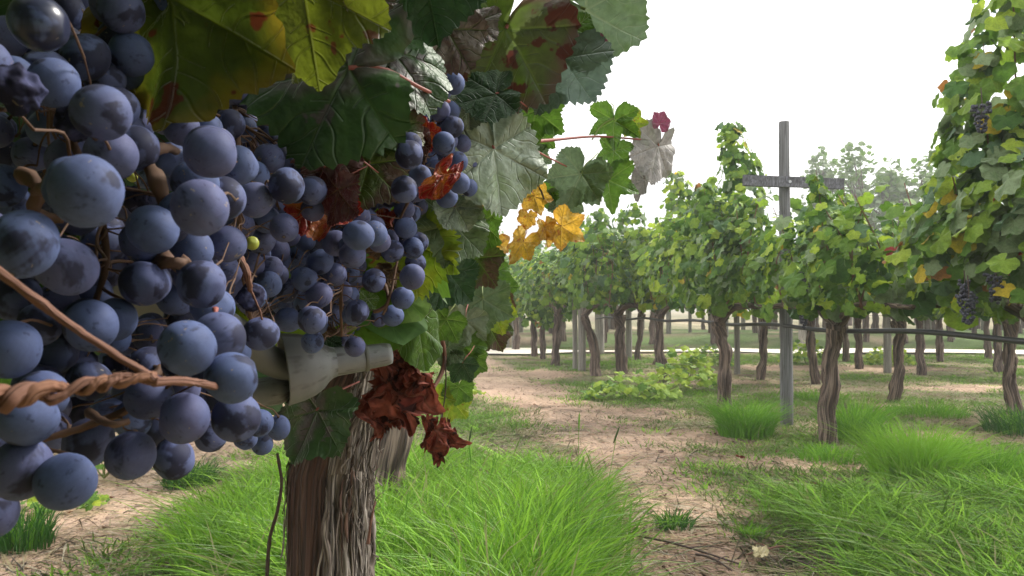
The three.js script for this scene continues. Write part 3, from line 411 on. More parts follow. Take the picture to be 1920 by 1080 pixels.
const blade = (c) => new THREE.MeshPhysicalMaterial({ color: c, transmission: 0.4, thickness: 0, roughness: 0.75, specularIntensity: 0.4, side: THREE.DoubleSide });
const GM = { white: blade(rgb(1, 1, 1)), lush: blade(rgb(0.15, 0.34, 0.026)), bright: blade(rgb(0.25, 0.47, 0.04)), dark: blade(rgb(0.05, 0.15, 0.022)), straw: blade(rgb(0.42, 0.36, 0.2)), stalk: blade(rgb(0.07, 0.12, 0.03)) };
function scatter(name, label, geos, spots) {   // spots: [x, z, height scale, width scale, colour, y]
  const d = new THREE.Object3D(), by = geos.map(() => []);
  spots.forEach((s, i) => by[i % geos.length].push(s));
  by.forEach((list, k) => {
    const m = new THREE.InstancedMesh(geos[k], GM.white, list.length); m.name = numbered(name);
    list.forEach(([x, z, sy, sx, c, y, a], i) => { d.position.set(x, y ?? height(x, z), z); d.rotation.set(0, a, 0); d.scale.set(sx, sy, sx); d.updateMatrix(); m.setMatrixAt(i, d.matrix); m.setColorAt(i, c); });
    m.receiveShadow = m.castShadow = true; scene.add(m); tag(m, label, null, null, 'stuff');
  });
}
{
  const r = rng(900), turf = [], lush = [], litter = [], straw = [], tone = (a, b, t, k) => { const c = mix3(a, b, t); return rgb(c[0] * k, c[1] * k, c[2] * k); };
  const G1 = [0.125, 0.29, 0.028], G2 = [0.32, 0.56, 0.045], G3 = [0.16, 0.24, 0.06], DRY = [0.33, 0.29, 0.15];
  const longZone = (s, t) => { // where grass stands tall
    const own = (1 - smooth(0.5, 0.74, t - 0.03 * s + 0.34 * Math.max(0, 2.9 - s) + 0.2 * (noise(s * 2, 3, 4) - 0.5))) * smooth(-0.95, -0.62, t - 0.12 - 0.36 * Math.max(0, 2.9 - s) + 0.3 * (noise(s * 2, 9, 4) - 0.5)) * (1 - smooth(3.4, 4.6, s));
    const right = smooth(1.5, 1.95, t - 0.25 * (s - 2.7) + 0.4 * (noise(s * 2.2, t * 2.2, 5) - 0.5)) * (1 - smooth(3.3, 4.0, s)) * 0.6 * smooth(0.42, 0.56, fbm(s * 1.5 + 9, t * 1.5 + 3, 44, 3) + 0.25 * smooth(2.9, 2.2, s));
    return Math.max(own, right);
  };
  let tries = 0;
  while (tries++ < 60000) {
    const z = -1.3 - Math.pow(r(), 1.8) * 21, hw = 0.75 * -z + 0.5, x = (r() * 2 - 1) * hw, b = bareness(x, z), [s, t] = toST(x, z);
    if (z < -14.9 && z > -16.2) continue;
    const patch = smooth(0.42, 0.6, fbm(x * 0.8 + 60, z * 0.8 + 10, 41, 3)), lz = longZone(s, t) * (b < 0.75 ? 1 : 0.1);
    if (lz > r() && s < 5.2) { if (lush.length < 5600) lush.push([x, z, ((t > 1 ? 0.24 : 0.45) + (t > 1 ? 0.4 : 0.5) * r()) * (0.55 + 0.9 * fbm(x * 1.6 + 5, z * 1.6 + 5, 45, 2)) * (s < 3.4 ? 1.1 : 0.85), 0.9 + 0.4 * r(), r() < 0.09 ? tone(DRY, G2, 0.4 * r(), 1) : tone(G1, G2, r(), 0.85 + 0.3 * r()), undefined, r() * 6.28]); continue; }
    if (r() < (1 - b) * (0.3 + 0.7 * patch) * (s < 6 ? 0.8 : 1) && turf.length < 16000) turf.push([x, z, 0.3 + 0.6 * r() * (0.3 + patch), 0.8 + 0.7 * r(), r() < 0.22 ? tone(DRY, G3, r(), 0.9) : tone(G1, r() < 0.5 ? G2 : G3, r(), 0.8 + 0.35 * r()), undefined, r() * 6.28]);
    else if (r() < 0.3 * (1.2 - b) && s < 11) straw.push([x, z, 0.6 + 0.7 * r(), 1 + r(), tone(DRY, [0.24, 0.17, 0.1], r(), 1), undefined, r() * 6.28]);
  }
  scatter('turf', 'short patchy green turf between the vine rows', [0, 1, 2, 3].map((k) => bladesGeo({ n: 26, h: 0.075, spread: 0.11, lean: 0.9, width: 0.0035, seed: 910 + k })), turf);
  scatter('tall_grass', 'long lush grass around the near trunk and at the right corner', [0, 1, 2, 3, 4].map((k) => bladesGeo({ n: 34, h: 0.36, spread: 0.1, lean: 0.55 + 0.13 * k, width: 0.0038, seed: 920 + k, seg: 5, loose: 0.75 })), lush);
  scatter('dry_straw', 'dry straw and dead stalks strewn on the bare earth', [0, 1].map((k) => { const g = bladesGeo({ n: 14, h: 0.09, spread: 0.09, lean: 1.9, width: 0.0022, seed: 930 + k }); g.scale(1.3, 0.35, 1.3); return g; }), straw);
  const crumb = [0, 1].map((k) => { const g = new THREE.IcosahedronGeometry(1, 1), p = g.attributes.position; for (let i = 0; i < p.count; i++) { const q = 0.7 + 0.6 * noise(p.getX(i) * 1.5 + 9, p.getY(i) * 1.5 + p.getZ(i) + 9, 3 + k); p.setXYZ(i, p.getX(i) * q, p.getY(i) * q * 0.6, p.getZ(i) * q); } g.computeVertexNormals(); return g; });
  for (let i = 0; i < 15000; i++) { const z = -1.8 - Math.pow(r(), 1.6) * 9, x = (r() * 2 - 1) * (0.72 * -z + 0.3), b = bareness(x, z); if (r() < 0.25 + b) { const k = 0.003 + 0.014 * Math.pow(r(), 5); litter.push([x, z, k, k * (0.8 + 0.5 * r()), tone([0.3, 0.22, 0.16], [0.2, 0.12, 0.08], r(), 0.9 + 0.3 * r()), undefined, r() * 6.28]); } }
  const bits = []; for (let i = 0; i < 2600; i++) { const z = -1.9 - Math.pow(r(), 1.4) * 10, x = (r() * 2 - 1) * (0.72 * -z + 0.3); if (r() < 0.4 + 0.5 * smooth(0.45, 0.6, fbm(x * 1.3, z * 1.3, 46, 3))) { const k = 0.008 + 0.02 * r() * r(); bits.push([x, z, k, k, tone([0.26, 0.15, 0.08], [0.12, 0.06, 0.035], r(), 0.8 + 0.5 * r()), height(x, z) + 0.006, r() * 6.28]); } }
  scatter('leaf_litter', 'scraps of dead vine leaf strewn over the earth', [0, 1].map((k) => leafGeo({ lob: 0.3, tooth: 0, fold: 0.3, rollY: 1.2 - 2 * k, wave: 0.15, crease: 0, crumple: 0.4, seed: 95 + k, nA: 11, nR: 2 }).rotateX(-1.35)), bits);
  const gm = GM.white; GM.white = std({ color: rgb(1, 1, 1), roughness: 1 }); scatter('soil_crumbs', 'crumbs of earth and grit on the bare path', crumb, litter); GM.white = gm;
}
function grassClump(px, py, rad, h, n, mat, label, seed, stalks = 0, lean = 1.0) {
  const b = ground(px, py); b.y = height(b.x, b.z); const o = thing('grass_clump', label, 'grass clump', b, 'separate clumps of grass by the path');
  part('blades', bladesGeo({ n, h, spread: rad, lean, width: 0.0038, seed, seg: 4, loose: 0.3 }), mat, o).userData.kind = 'stuff';
  part('inner_blades', bladesGeo({ n: n / 3 | 0, h: h * 0.9, spread: rad * 0.7, lean: lean * 0.6, width: 0.0038, seed: seed + 1, seg: 4 }), mat === GM.dark ? GM.lush : GM.bright, o).userData.kind = 'stuff';
  part('dry_blades', bladesGeo({ n: n / 22 | 0, h: h * 0.8, spread: rad, lean: 1.3, width: 0.0025, seed: seed + 2, seg: 3 }), GM.straw, o).userData.kind = 'stuff';
}
grassClump(1398, 815, 0.19, 0.36, 1000, GM.lush, 'round bushy clump of green grass at the foot of the cross post', 951);
grassClump(1600, 822, 0.19, 0.38, 650, GM.lush, 'bright clump of grass just right of the split vine trunk', 953, 0, 0.8);
grassClump(1555, 858, 0.2, 0.13, 380, GM.lush, 'low fringe of grass around the foot of the split vine trunk', 955);
grassClump(1718, 900, 0.22, 0.42, 1100, GM.bright, 'largest arching clump of bright grass in the right foreground', 957, 0, 0.9);
grassClump(1850, 893, 0.26, 0.27, 800, GM.lush, 'broad dark-rooted clump of grass beside the largest arching clump', 959);
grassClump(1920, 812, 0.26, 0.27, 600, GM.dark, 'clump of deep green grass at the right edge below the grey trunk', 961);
grassClump(1740, 775, 0.34, 0.15, 600, GM.lush, 'low spreading clump of grass in front of the pale bent trunk', 963);
grassClump(1530, 745, 0.34, 0.11, 500, GM.lush, 'low green clump of grass behind the cross post', 964);
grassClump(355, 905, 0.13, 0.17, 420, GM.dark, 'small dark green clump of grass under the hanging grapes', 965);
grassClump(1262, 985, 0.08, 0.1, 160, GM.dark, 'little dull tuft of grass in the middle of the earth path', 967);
grassClump(1410, 1000, 0.05, 0.07, 120, GM.lush, 'tiny tuft of grass at the edge of the bare path', 969);
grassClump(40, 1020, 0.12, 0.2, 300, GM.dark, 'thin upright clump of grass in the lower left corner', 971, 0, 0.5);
// seed stalks standing above the long grass
[[868, 1000, 815, 0.5], [890, 1010, 850, -0.3], [1083, 930, 790, 0.1], [1128, 980, 815, 1.0], [752, 1060, 940, 0.4], [1075, 1010, 870, 0.6], [690, 1030, 930, -0.4]].forEach(([px, y0, y1, lean], i) => {
  const d = 2.0 + 0.35 * hash(i, 3, 5), a = pt(px, y0, d), b = pt(px + lean * 28, y1, d), o = thing('grass_stalk', ['dark seed stalk nearest the fallen red leaf', 'broad green blade leaning beside the dark seed stalk', 'slim upright seed stalk over the far edge of the long grass', 'leaning green seed spike at the path side of the long grass', 'short stalk low in the long grass close to the trunk', 'bent green stalk in the middle of the long grass', 'brown stalk right against the big trunk'][i], 'grass stalk', a.clone().setY(0), 'stalks standing above the long grass');
  part('stem', local(tube([a.clone().setY(0), a, a.clone().lerp(b, 0.6), b], [0.0014, 0.0008], 5, 10), o), i === 6 ? M.cane : GM.lush, o);
  const hd = part('seed_head', new THREE.SphereGeometry(1, 10, 8), i % 3 ? GM.lush : GM.stalk, o); hd.scale.set(0.0027, 0.026, 0.0027); hd.position.copy(b).sub(o.position); hd.rotation.z = -lean * 0.35;
});
// low leafy suckers and weeds
function suckers(px, py, w, dpt, h, n, single, pal, label, seed, size = 0.055) {
  const b = ground(px, py), o = thing('leafy_weed', label, 'plant', b), r = rng(seed), sp = [];
  for (let i = 0; i < n; i++) { const a = r() * 6.28, q = Math.sqrt(r()), y = h * (1 - q * q * 0.8) * (0.3 + 0.7 * r()); sp.push([V(Math.cos(a) * q * w, y + 0.02, Math.sin(a) * q * dpt), V((r() - 0.5) * 1.3, 0.8 + 0.4 * r(), 0.4 + (r() - 0.5) * 1.2).normalize(), size * (0.6 + 0.7 * r())]); }
  for (let i = 0; i < 5; i++) part('stem', tube([V(0, -0.01, 0), V((r() - 0.5) * w, h * 0.5, (r() - 0.5) * dpt), V((r() - 0.5) * 2 * w * 0.8, h * 0.6, (r() - 0.5) * dpt)], [0.005, 0.002], 5, 8), M.caneGreen, o);
  addLeaves(o, sp, single, rowLeaf, rowLeaf, [[pal, 5], ['light', 4], ['mid', 2], ['lime', 3]], r, 0);
}
suckers(1185, 748, 0.5, 0.3, 0.3, 150, 150, 'light', 'low spread of light green vine suckers beside the path', 981);
suckers(1285, 735, 0.4, 0.3, 0.55, 150, 150, 'lime', 'taller bright suckers climbing around the knotted trunk', 982);
suckers(1512, 684, 0.42, 0.3, 0.42, 200, 60, 'lime', 'rounded yellow-green bush behind the cross post', 983, 0.05);
suckers(1663, 686, 0.42, 0.3, 0.34, 200, 60, 'lime', 'yellow-green bush left of the second-row trunks', 984, 0.05);
suckers(195, 893, 0.22, 0.15, 0.22, 140, 90, 'mid', 'small leafy plant glimpsed between the lowest grapes', 985, 0.03);
suckers(40, 955, 0.4, 0.2, 0.1, 200, 90, 'mid', 'mat of dark green weeds at the left edge under the grapes', 986, 0.025);
suckers(1330, 690, 0.4, 0.3, 0.35, 160, 90, 'mid2', 'clump of green weeds behind the bright suckers', 987);
suckers(880, 745, 0.16, 0.12, 0.16, 70, 60, 'light', 'tiny fresh green plant at the near side of the path', 988, 0.03);
// twigs and fallen leaves
[[1195, 1010, 1385, 1062, 'long dark twig lying across the bottom of the path'], [1305, 1045, 1372, 1075, 'forked brown twig beside the long twig'], [1475, 1056, 1540, 1078, 'short dark twig at the bottom edge of the path'], [1470, 1030, 1400, 1045, 'thin pale twig near the cream husk']].forEach(([a, b, c, d, label], i) => {
  const p = ground(a, b), q = ground(c, d), o = thing('fallen_twig', label, 'twig', p), m = p.clone().lerp(q, 0.5).add(V(0.01, 0.02, 0.01)); p.y = 0.012; q.y = 0.01;
  part('stick', local(tube([p, p.clone().lerp(m, 0.5).add(V(0, 0.006, 0.008)), m, q], [0.005, 0.0045, 0.003], 6, 12, 0.3, 5 + i), o), i === 3 ? M.cane : M.caneDark, o);
  part('side_shoot', local(tube([m, m.clone().lerp(q, 0.4).add(V(0.02, 0.015, -0.04)), m.clone().lerp(q, 0.7).add(V(0.03, 0.01, -0.08))], [0.003, 0.0015], 5, 6), o), i === 3 ? M.cane : M.caneDark, o);
});
{
  const flat = leafGeo({ lob: 0.3, tooth: 0.1, fold: 0.3, rollY: 0.9, wave: 0.1, crease: 0.02, crumple: 0.4, seed: 91, nA: 60, nR: 6 });
  [[1425, 1052, 'cream', 0.06, 'pale curled leaf lying on the bottom of the path', 0.9], [1530, 922, 'dried', 0.05, 'rust-brown fallen leaf in the grass right of the path', 1.2], [1690, 948, 'orange', 0.035, 'small tan fallen leaf in the right-hand grass', 2], [905, 945, 'brown', 0.05, 'brown leaf caught in the long grass', 0.6], [1388, 865, 'dried', 0.035, 'dark curled leaf on the straw by the cross post', 2.2], [520, 880, 'dried', 0.035, 'reddish fallen leaf on the earth left of the trunk', 0.2]].forEach(([x, y, m, s, label, a]) => {
    const b = ground(x, y), o = whole('fallen_leaf', flat, LM[m], label, 'fallen leaf'); o.position.copy(b).setY(0.02 + (m === 'brown' ? 0.12 : 0)); o.rotation.set(-1.3, a, a * 0.3, 'YXZ'); o.scale.setScalar(s);
  });
}

// ------------------------------------------------------------------ the big vine in the foreground
const DT = 1.18, trunkProfile = [[1725, 606, 90], [1400, 607, 82], [1080, 610, 78], [960, 612, 76], [880, 616, 75], [800, 632, 70], [740, 652, 62], [680, 672, 50], [620, 690, 38], [540, 700, 30]];
const vineBase = pt(606, 1725, DT).setY(0);
const big = thing('grapevine', 'big foreground grapevine with a peeling grey and brown trunk under the grapes', 'grapevine', vineBase);
const put = (geo, name, mat, label) => part(name, local(geo, big), mat, big, label);
const axisAt = (k) => { const x = k * (trunkProfile.length - 1), i = Math.min(Math.floor(x), trunkProfile.length - 2), f = x - i, a = trunkProfile[i], b = trunkProfile[i + 1]; return [pt(lerp(a[1], b[1], f), lerp(a[0], b[0], f), DT), 0.94 * lerp(a[2], b[2], f) * DT / F]; };
const trunkSkin = (k, a) => 1 + 0.16 * (fbm(Math.cos(a) * 2.2 + 9, Math.sin(a) * 2.2 + 4 + k * 1.4, 71, 3) - 0.5) - 0.05 * Math.max(0, Math.sin(a * 7 + k * 4)) ** 3;
{
  const P = [], U = [], I = [], n = 110, s = 72;
  for (let i = 0; i <= n; i++) { const k = i / n, [c, r] = axisAt(k); for (let j = 0; j <= s; j++) { const a = j / s * 2 * Math.PI, q = r * trunkSkin(k, a) * (1 - 0.05 * Math.exp(-(((fbm(a * 5, k * 3, 73, 2) - 0.5) / 0.02) ** 2))); P.push(c.x + Math.cos(a) * q, c.y, c.z + Math.sin(a) * q); U.push(j / s * 0.42, i / n * 1.05); } }
  for (let i = 0; i < n; i++) for (let j = 0; j < s; j++) { const a = i * (s + 1) + j; I.push(a, a + s + 1, a + 1, a + 1, a + s + 1, a + s + 2); }
  const g = new THREE.BufferGeometry(); g.setAttribute('position', new THREE.Float32BufferAttribute(P, 3)); g.setAttribute('uv', new THREE.Float32BufferAttribute(U, 2)); g.setIndex(I); g.computeVertexNormals();
  put(g, 'trunk', M.wood);
  // the shaggy grey bark that still clings to its right side
  const P1 = [], U1 = [], I1 = [], bn = 220, bs = 150;
  for (let i = 0; i <= bn; i++) { const k = 0.05 + 0.9 * i / bn, [c, r] = axisAt(k); for (let j = 0; j <= bs; j++) { const e = j / bs, a = lerp(-1.6, 1.42 + 0.3 * (fbm(k * 9, 3, 75, 3) - 0.5), e), w = a + 0.12 * (noise(k * 7, a * 2, 76) - 0.5), ridge = Math.pow(1 - Math.abs(2 * fbm(w * 7 + 40, k * 3.5, 77, 4) - 1), 2.2), fine = fbm(w * 34 + 40, k * 9, 78, 2), q = r * trunkSkin(k, a) + (0.0005 + 0.015 * ridge + 0.006 * fine * (0.6 + 0.8 * noise(w * 20 + 60, k * 60, 79))) * smooth(0, 0.06, e) * smooth(1, 0.93, e) - 0.002; P1.push(c.x + Math.cos(a) * q, c.y, c.z + Math.sin(a) * q); U1.push(w * 0.08, k * 1.1); } }
  for (let i = 0; i < bn; i++) for (let j = 0; j < bs; j++) { const a = i * (bs + 1) + j; I1.push(a, a + bs + 1, a + 1, a + 1, a + bs + 1, a + bs + 2); }
  const bg = new THREE.BufferGeometry(); bg.setAttribute('position', new THREE.Float32BufferAttribute(P1, 3)); bg.setAttribute('uv', new THREE.Float32BufferAttribute(U1, 2)); bg.setIndex(I1); bg.computeVertexNormals();
  put(bg, 'bark', M.barkShag, 'grey shaggy bark on the right side of the trunk');
  const r = rng(701);
  for (let i = 0; i < 190; i++) {   // peeling strips of bark over its right side, a few down its left edge
    const left = i % 9 === 0, a0 = left ? 2.45 + r() * 0.75 : -0.9 + 2.3 * Math.pow(r(), 0.85), k0 = 0.15 + 0.6 * r(), len = 0.06 + 0.2 * r(), w = (0.0014 + 0.0065 * r() * r() * r()) * (left ? 1.6 : 1), off = (left ? 0.001 : 0.011) + 0.007 * r() * r(), sd = i + 1, P2 = [], U2 = [], I2 = [], m = 18;
    for (let q = 0; q <= m; q++) {
      const t = q / m, k = Math.min(0.99, k0 + len * t), [c, rr] = axisAt(k), a = a0 + 0.16 * (noise(t * 2 + sd, sd * 0.7, 5) - 0.5) + 0.03 * Math.sin(t * 9 + sd), lift = off + (i % 4 ? 0.006 : 0.022) * Math.pow(Math.abs(t - 0.5) * 2, 6) * r(), ww = w * (0.2 + 0.9 * Math.sin(Math.PI * clamp(t * 0.92 + 0.04))) * (0.6 + 0.8 * noise(t * 9, sd, 6)), R = rr * trunkSkin(k, a) + lift;
      const o = V(Math.cos(a), 0, Math.sin(a)), side = V(-Math.sin(a), 0, Math.cos(a)), ctr = c.clone().addScaledVector(o, R), tw = 0.9 * (noise(t * 4, sd, 8) - 0.5);
      const s2 = side.clone().multiplyScalar(Math.cos(tw)).addScaledVector(o, Math.sin(tw));
      for (const [sx, so] of [[-1, 0], [0, 0.0006], [1, 0], [0, -0.001]]) { P2.push(...ctr.clone().addScaledVector(s2, sx * ww).addScaledVector(o, so).toArray()); U2.push(a0 * 0.07 + (sx + 1) * ww, k * 1.1 + sd * 0.13); }
    }
    for (let q = 0; q < m; q++) for (let j = 0; j < 4; j++) { const A = q * 4 + j, B = q * 4 + (j + 1) % 4; I2.push(A, B, A + 4, B, B + 4, A + 4); }
    const g2 = new THREE.BufferGeometry(); g2.setAttribute('position', new THREE.Float32BufferAttribute(P2, 3)); g2.setAttribute('uv', new THREE.Float32BufferAttribute(U2, 2)); g2.setIndex(I2); g2.computeVertexNormals();
    put(g2, 'bark_strip', pick(r, [[M.stripGrey, 6], [M.stripBrown, 1.6], [M.stripDark, 1.2]]));
  }
  // the two arms that carry the shoots
  put(tube([pt(690, 640, DT), pt(640, 520, 1.1), pt(430, 400, 0.95), pt(60, 300, 0.8), pt(-300, 250, 0.75)], [0.04, 0.035, 0.028, 0.024, 0.02], 12, 40, 0.4, 91), 'cordon', M.bark);
  put(tube([pt(700, 640, DT), pt(740, 560, 1.3), pt(800, 520, 1.8), pt(810, 530, 2.4)], [0.035, 0.028, 0.022, 0.018], 10, 30, 0.4, 92), 'cordon', M.bark);
}
const petiole = tube([V(0, 0, 0), V(0.02, -0.25, -0.12), V(-0.03, -0.5, -0.42), V(0, -0.7, -0.8)], [0.022, 0.016], 6, 10);
let leafSeed = 1;
function leaf(mat, px, py, d, wide, tip, yaw, pitch, o = {}, label, sx = 1) {   // blade centred at that pixel and depth; tip: degrees clockwise from up
  const sd = leafSeed++, g = leafGeo({ lob: 0.26, tooth: 0.085, fold: 0.1, cup: 0.06, wave: 0.06, crease: 0.03, seed: sd, nA: wide > 90 ? 150 : 84, nR: wide > 90 ? 16 : 9, ...o });
  const m = part('leaf', g, LM[mat], big, label), S = wide / 1.5 * d / F, D = Math.PI / 180;
  m.quaternion.copy(camQ).multiply(new THREE.Quaternion().setFromEuler(new THREE.Euler(pitch * D, yaw * D, -tip * D, 'YXZ')));
  m.scale.set(S * sx, S, S);
  g.computeBoundingBox(); const c = V(0, 0.22, 0); c.z = (g.boundingBox.min.z + g.boundingBox.max.z) / 2;
  m.position.copy(pt(px, py, d)).sub(big.position).sub(c.multiply(m.scale).applyQuaternion(m.quaternion));
  if (!o.noStalk) part('petiole', petiole, mat === 'dried' || mat === 'brown' ? M.caneDark : mat === 'olive' || mat === 'fresh' || mat === 'sage' ? M.caneGreen : M.caneRed, m);
  return m;
}
// over the grapes
leaf('olive', 318, 58, 0.27, 415, 178, -12, 12, { lob: 0.18, fold: -0.22, rollY: 0.35, wave: 0.08, tooth: 0.06 }, 'large olive leaf hanging over the upper grapes, its tip turning yellow');
leaf('citrine', 572, 14, 0.29, 300, 172, 8, 10, { lob: 0.25, fold: 0.1, rollY: -0.3, wave: 0.1, tooth: 0.06 }, 'yellow-green leaf at the top edge, out of focus');
leaf('mauve', 690, 5, 0.3, 110, 150, 30, 0, { rollX: 0.6 }, 'dull mauve leaf corner beside the yellow-green leaf');
leaf('citrine', 568, 122, 0.36, 80, 200, 40, 10, { rollX: 1.5, fold: 0.2 }, 'small yellow-rimmed leaf curled like a cup');
leaf('bottle', 612, 146, 0.40, 335, 262, -6, -14, { lob: 0.12, fold: 0.06, rollX: -0.45, wave: 0.06, cup: -0.05 }, 'broad dark green leaf with a purple-grey bloom across the middle of the grapes');
leaf('bottle', 752, 128, 0.42, 215, 150, 34, -32, { lob: 0.12, rollX: -0.7, rollY: -0.6, wave: 0.05 }, 'dark green leaf arching over with a pale shining back');
leaf('plum', 735, 225, 0.43, 150, 120, 10, -20, { lob: 0.2, rollY: -0.6, wave: 0.07 });
leaf('mauve', 828, 72, 0.47, 150, 205, 10, 6, { lob: 0.12, fold: 0.12, crease: 0.05, rollY: -0.3 }, 'mauve-grey wrinkled leaf with green veins');
leaf('deep', 800, -12, 0.43, 210, 168, 0, 20, { lob: 0.15, rollY: 0.4 }, 'deep green leaf at the top edge above the mauve-grey leaf');
leaf('maroon', 608, 283, 0.415, 145, 262, 0, -30, { lob: 0.15, rollX: -0.5, crease: 0.04, wave: 0.08 }, 'maroon wrinkled leaf under the broad dark green leaf');
leaf('plum', 686, 326, 0.435, 150, 196, 14, -6, { lob: 0.22, rollX: -0.4, crease: 0.03 }, 'brown and green leaf hanging beside the maroon leaf');
leaf('scarlet', 600, 388, 0.41, 150, 235, 30, 0, { lob: 0.1, rollX: 1.1, fold: 0.25, wave: 0.09 }, 'orange and red folded leaf among the small grapes');
leaf('maroon', 632, 372, 0.4, 110, 195, -42, 0, { lob: 0.1, rollX: -0.8, wave: 0.09 });
leaf('scarlet', 800, 252, 0.47, 66, 150, 30, 10, { lob: 0, rollX: 1.5, fold: 0.2, wave: 0.1, crumple: 0.4 }, 'small scarlet curled leaf over the right bunch', 0.8);
leaf('maroon', 786, 268, 0.465, 66, 190, -20, 10, { lob: 0, rollX: -1.0, fold: 0.2, wave: 0.1, crumple: 0.3 }, null, 0.5);
leaf('scarlet', 824, 336, 0.465, 98, 222, 34, -8, { lob: 0, rollX: 1.0, rollY: -0.7, fold: 0.1, wave: 0.06, tooth: 0.04, crumple: 0.25 }, 'bright scarlet leaf curled like a shell on the right bunch', 0.62);
leaf('scarlet', 720, 432, 0.54, 84, 190, -20, 0, { lob: 0, rollX: 0.9, wave: 0.1 }, null, 0.6);
leaf('brown', 700, 440, 0.55, 90, 170, 10, 0, { rollX: 0.5 });
leaf('deep', 350, 215, 0.52, 330, 200, 10, 0, { lob: 0.1, noStalk: true });
leaf('deep', 505, 225, 0.56, 300, 170, -10, 0, { lob: 0.1, noStalk: true });
leaf('deep', 200, 120, 0.5, 420, 190, 0, 0, { lob: 0.1, noStalk: true });
// the leaves at the right of the grapes, against the sky
leaf('blotched', 930, 88, 0.60, 262, 208, -8, 4, { lob: 0.12, fold: 0.14, rollY: -0.3, wave: 0.06 }, 'big olive leaf with red-brown blotches against the sky');
leaf('deep', 912, 178, 0.57, 120, 250, -10, -30, { lob: 0.1, rollX: -0.5 }, 'dark leaf edge below the blotched leaf');
leaf('pale', 880, 190, 0.585, 110, 180, 10, -20, { lob: 0.15, rollY: -0.5 });
leaf('teal', 1042, 128, 0.66, 180, 205, -18, -6, { lob: 0.12, fold: 0.16, rollX: -0.4 }, 'grey-green leaf hanging behind the blotched leaf');
leaf('sage', 1122, 28, 0.70, 200, 122, -6, 8, { lob: 0.12, fold: 0.06, rollY: 0.3 }, 'pale green saw-edged leaf at the top, highest against the sky');
leaf('fresh', 1085, 62, 0.69, 80, 165, 30, 0, { rollX: 0.7 });
leaf('magenta', 1122, 82, 0.69, 36, 140, 0, 0, {});
leaf('mauve', 880, 55, 0.55, 110, 190, 0, -20, { crease: 0.05, rollY: -0.5 });
leaf('pale', 932, 306, 0.60, 190, 172, 30, -4, { lob: 0.08, fold: 0.1, rollX: -0.35, rollY: -0.25, crease: 0.03 }, 'large pale grey-green leaf facing the light beside the right bunch');
leaf('deep', 915, 225, 0.64, 120, 190, 10, -20, { lob: 0.1 });
leaf('fresh', 1000, 222, 0.68, 120, 188, -10, 0, { lob: 0.35, wave: 0.09 }, 'bright green sunlit leaf above the orange leaves');
leaf('deep', 885, 235, 0.66, 130, 200, 10, 0, { lob: 0.3 });
leaf('fresh', 915, 215, 0.7, 110, 170, -20, 0, { lob: 0.3 });
leaf('sage', 847, 436, 0.62, 130, 195, 16, -8, { lob: 0.18, rollX: -0.4 }, 'grey-green leaf hanging right of the small grapes');
leaf('pale', 860, 398, 0.6, 84, 150, 10, -20, { lob: 0.15, rollY: -0.5 });
leaf('lemon', 778, 480, 0.62, 165, 176, -12, 0, { lob: 0.15, tooth: 0.2, fold: -0.2, rollX: 0.4 }, 'yellow-green saw-edged leaf behind the small grapes');
leaf('fresh', 893, 432, 0.72, 115, 185, -18, 0, { lob: 0.25, rollX: 0.5 }, 'green leaf with a browning edge below the pale leaf');
leaf('deep', 838, 525, 0.72, 120, 200, 20, 0, { lob: 0.2, rollX: 0.6 });
leaf('fresh', 786, 628, 0.78, 135, 172, 24, 0, { lob: 0.05, tooth: 0.03, fold: 0.1, rollX: -1.0 }, 'smooth light green leaf hanging down past the pipe', 0.62);
leaf('deep', 690, 640, 0.9, 60, 200, 10, 0, {});
for (const [m, x, y, d, w, tip] of [['plum', 885, 500, 1.0, 110, 190], ['deep', 860, 470, 1.05, 120, 160], ['sage', 905, 575, 1.15, 110, 170], ['sage', 862, 590, 1.2, 120, 200], ['lemon', 930, 592, 1.2, 80, 150], ['fresh', 900, 545, 1.25, 100, 190], ['fresh', 938, 545, 1.4, 70, 140], ['pale', 870, 615, 1.1, 90, 180], ['plum', 915, 628, 1.25, 80, 200], ['fresh', 872, 652, 1.1, 80, 150], ['fresh', 884, 684, 1.1, 62, 170], ['deep', 862, 690, 1.05, 64, 200], ['sage', 838, 660, 1.05, 70, 180], ['fresh', 830, 610, 1.0, 80, 200], ['lemon', 846, 762, 1.45, 70, 190], ['lemon', 822, 752, 1.4, 60, 150], ['fresh', 858, 735, 1.4, 60, 180], ['brown', 948, 568, 1.3, 44, 100], ['fresh', 925, 520, 1.35, 66, 170], ['orange', 908, 402, 0.85, 40, 180], ['orange', 930, 460, 1.3, 50, 180]]) leaf(m, x, y, d, w, tip + 10, 30 * (hash(x, y, 3) - 0.5), 30 * (hash(x, y, 4) - 0.5), { lob: 0.3 });
// the shoot reaching out to the right
leaf('sage', 1082, 340, 0.88, 116, 205, -14, 0, { lob: 0.3, fold: 0.1 }, 'grey-green lobed leaf on the shoot, left of the bright lobed leaves');
leaf('fresh', 1152, 238, 0.9, 96, 182, 0, 0, { lob: 0.62, wave: 0.1 }, 'bright deeply lobed leaf at the top of the reaching shoot');
leaf('fresh', 1152, 292, 0.905, 70, 190, 10, 0, { lob: 0.55 });
leaf('fresh', 1144, 352, 0.89, 104, 172, 0, 0, { lob: 0.55, wave: 0.1 }, 'bright deeply lobed leaf under the reaching shoot');
leaf('lemon', 1188, 236, 0.91, 56, 150, 10, 0, { lob: 0.5 });
leaf('ashen', 1226, 292, 0.93, 122, 196, 30, 0, { lob: 0.25, fold: -0.2, rollX: -0.3 }, 'ash-grey leaf at the tip of the reaching shoot', 0.85);
leaf('ashen', 1200, 345, 0.935, 66, 200, -40, 0, { lob: 0.2, rollX: 0.8 }, null, 0.7);
leaf('magenta', 1240, 226, 0.925, 40, 20, 20, 0, {}, 'magenta tip of the ash-grey leaf');
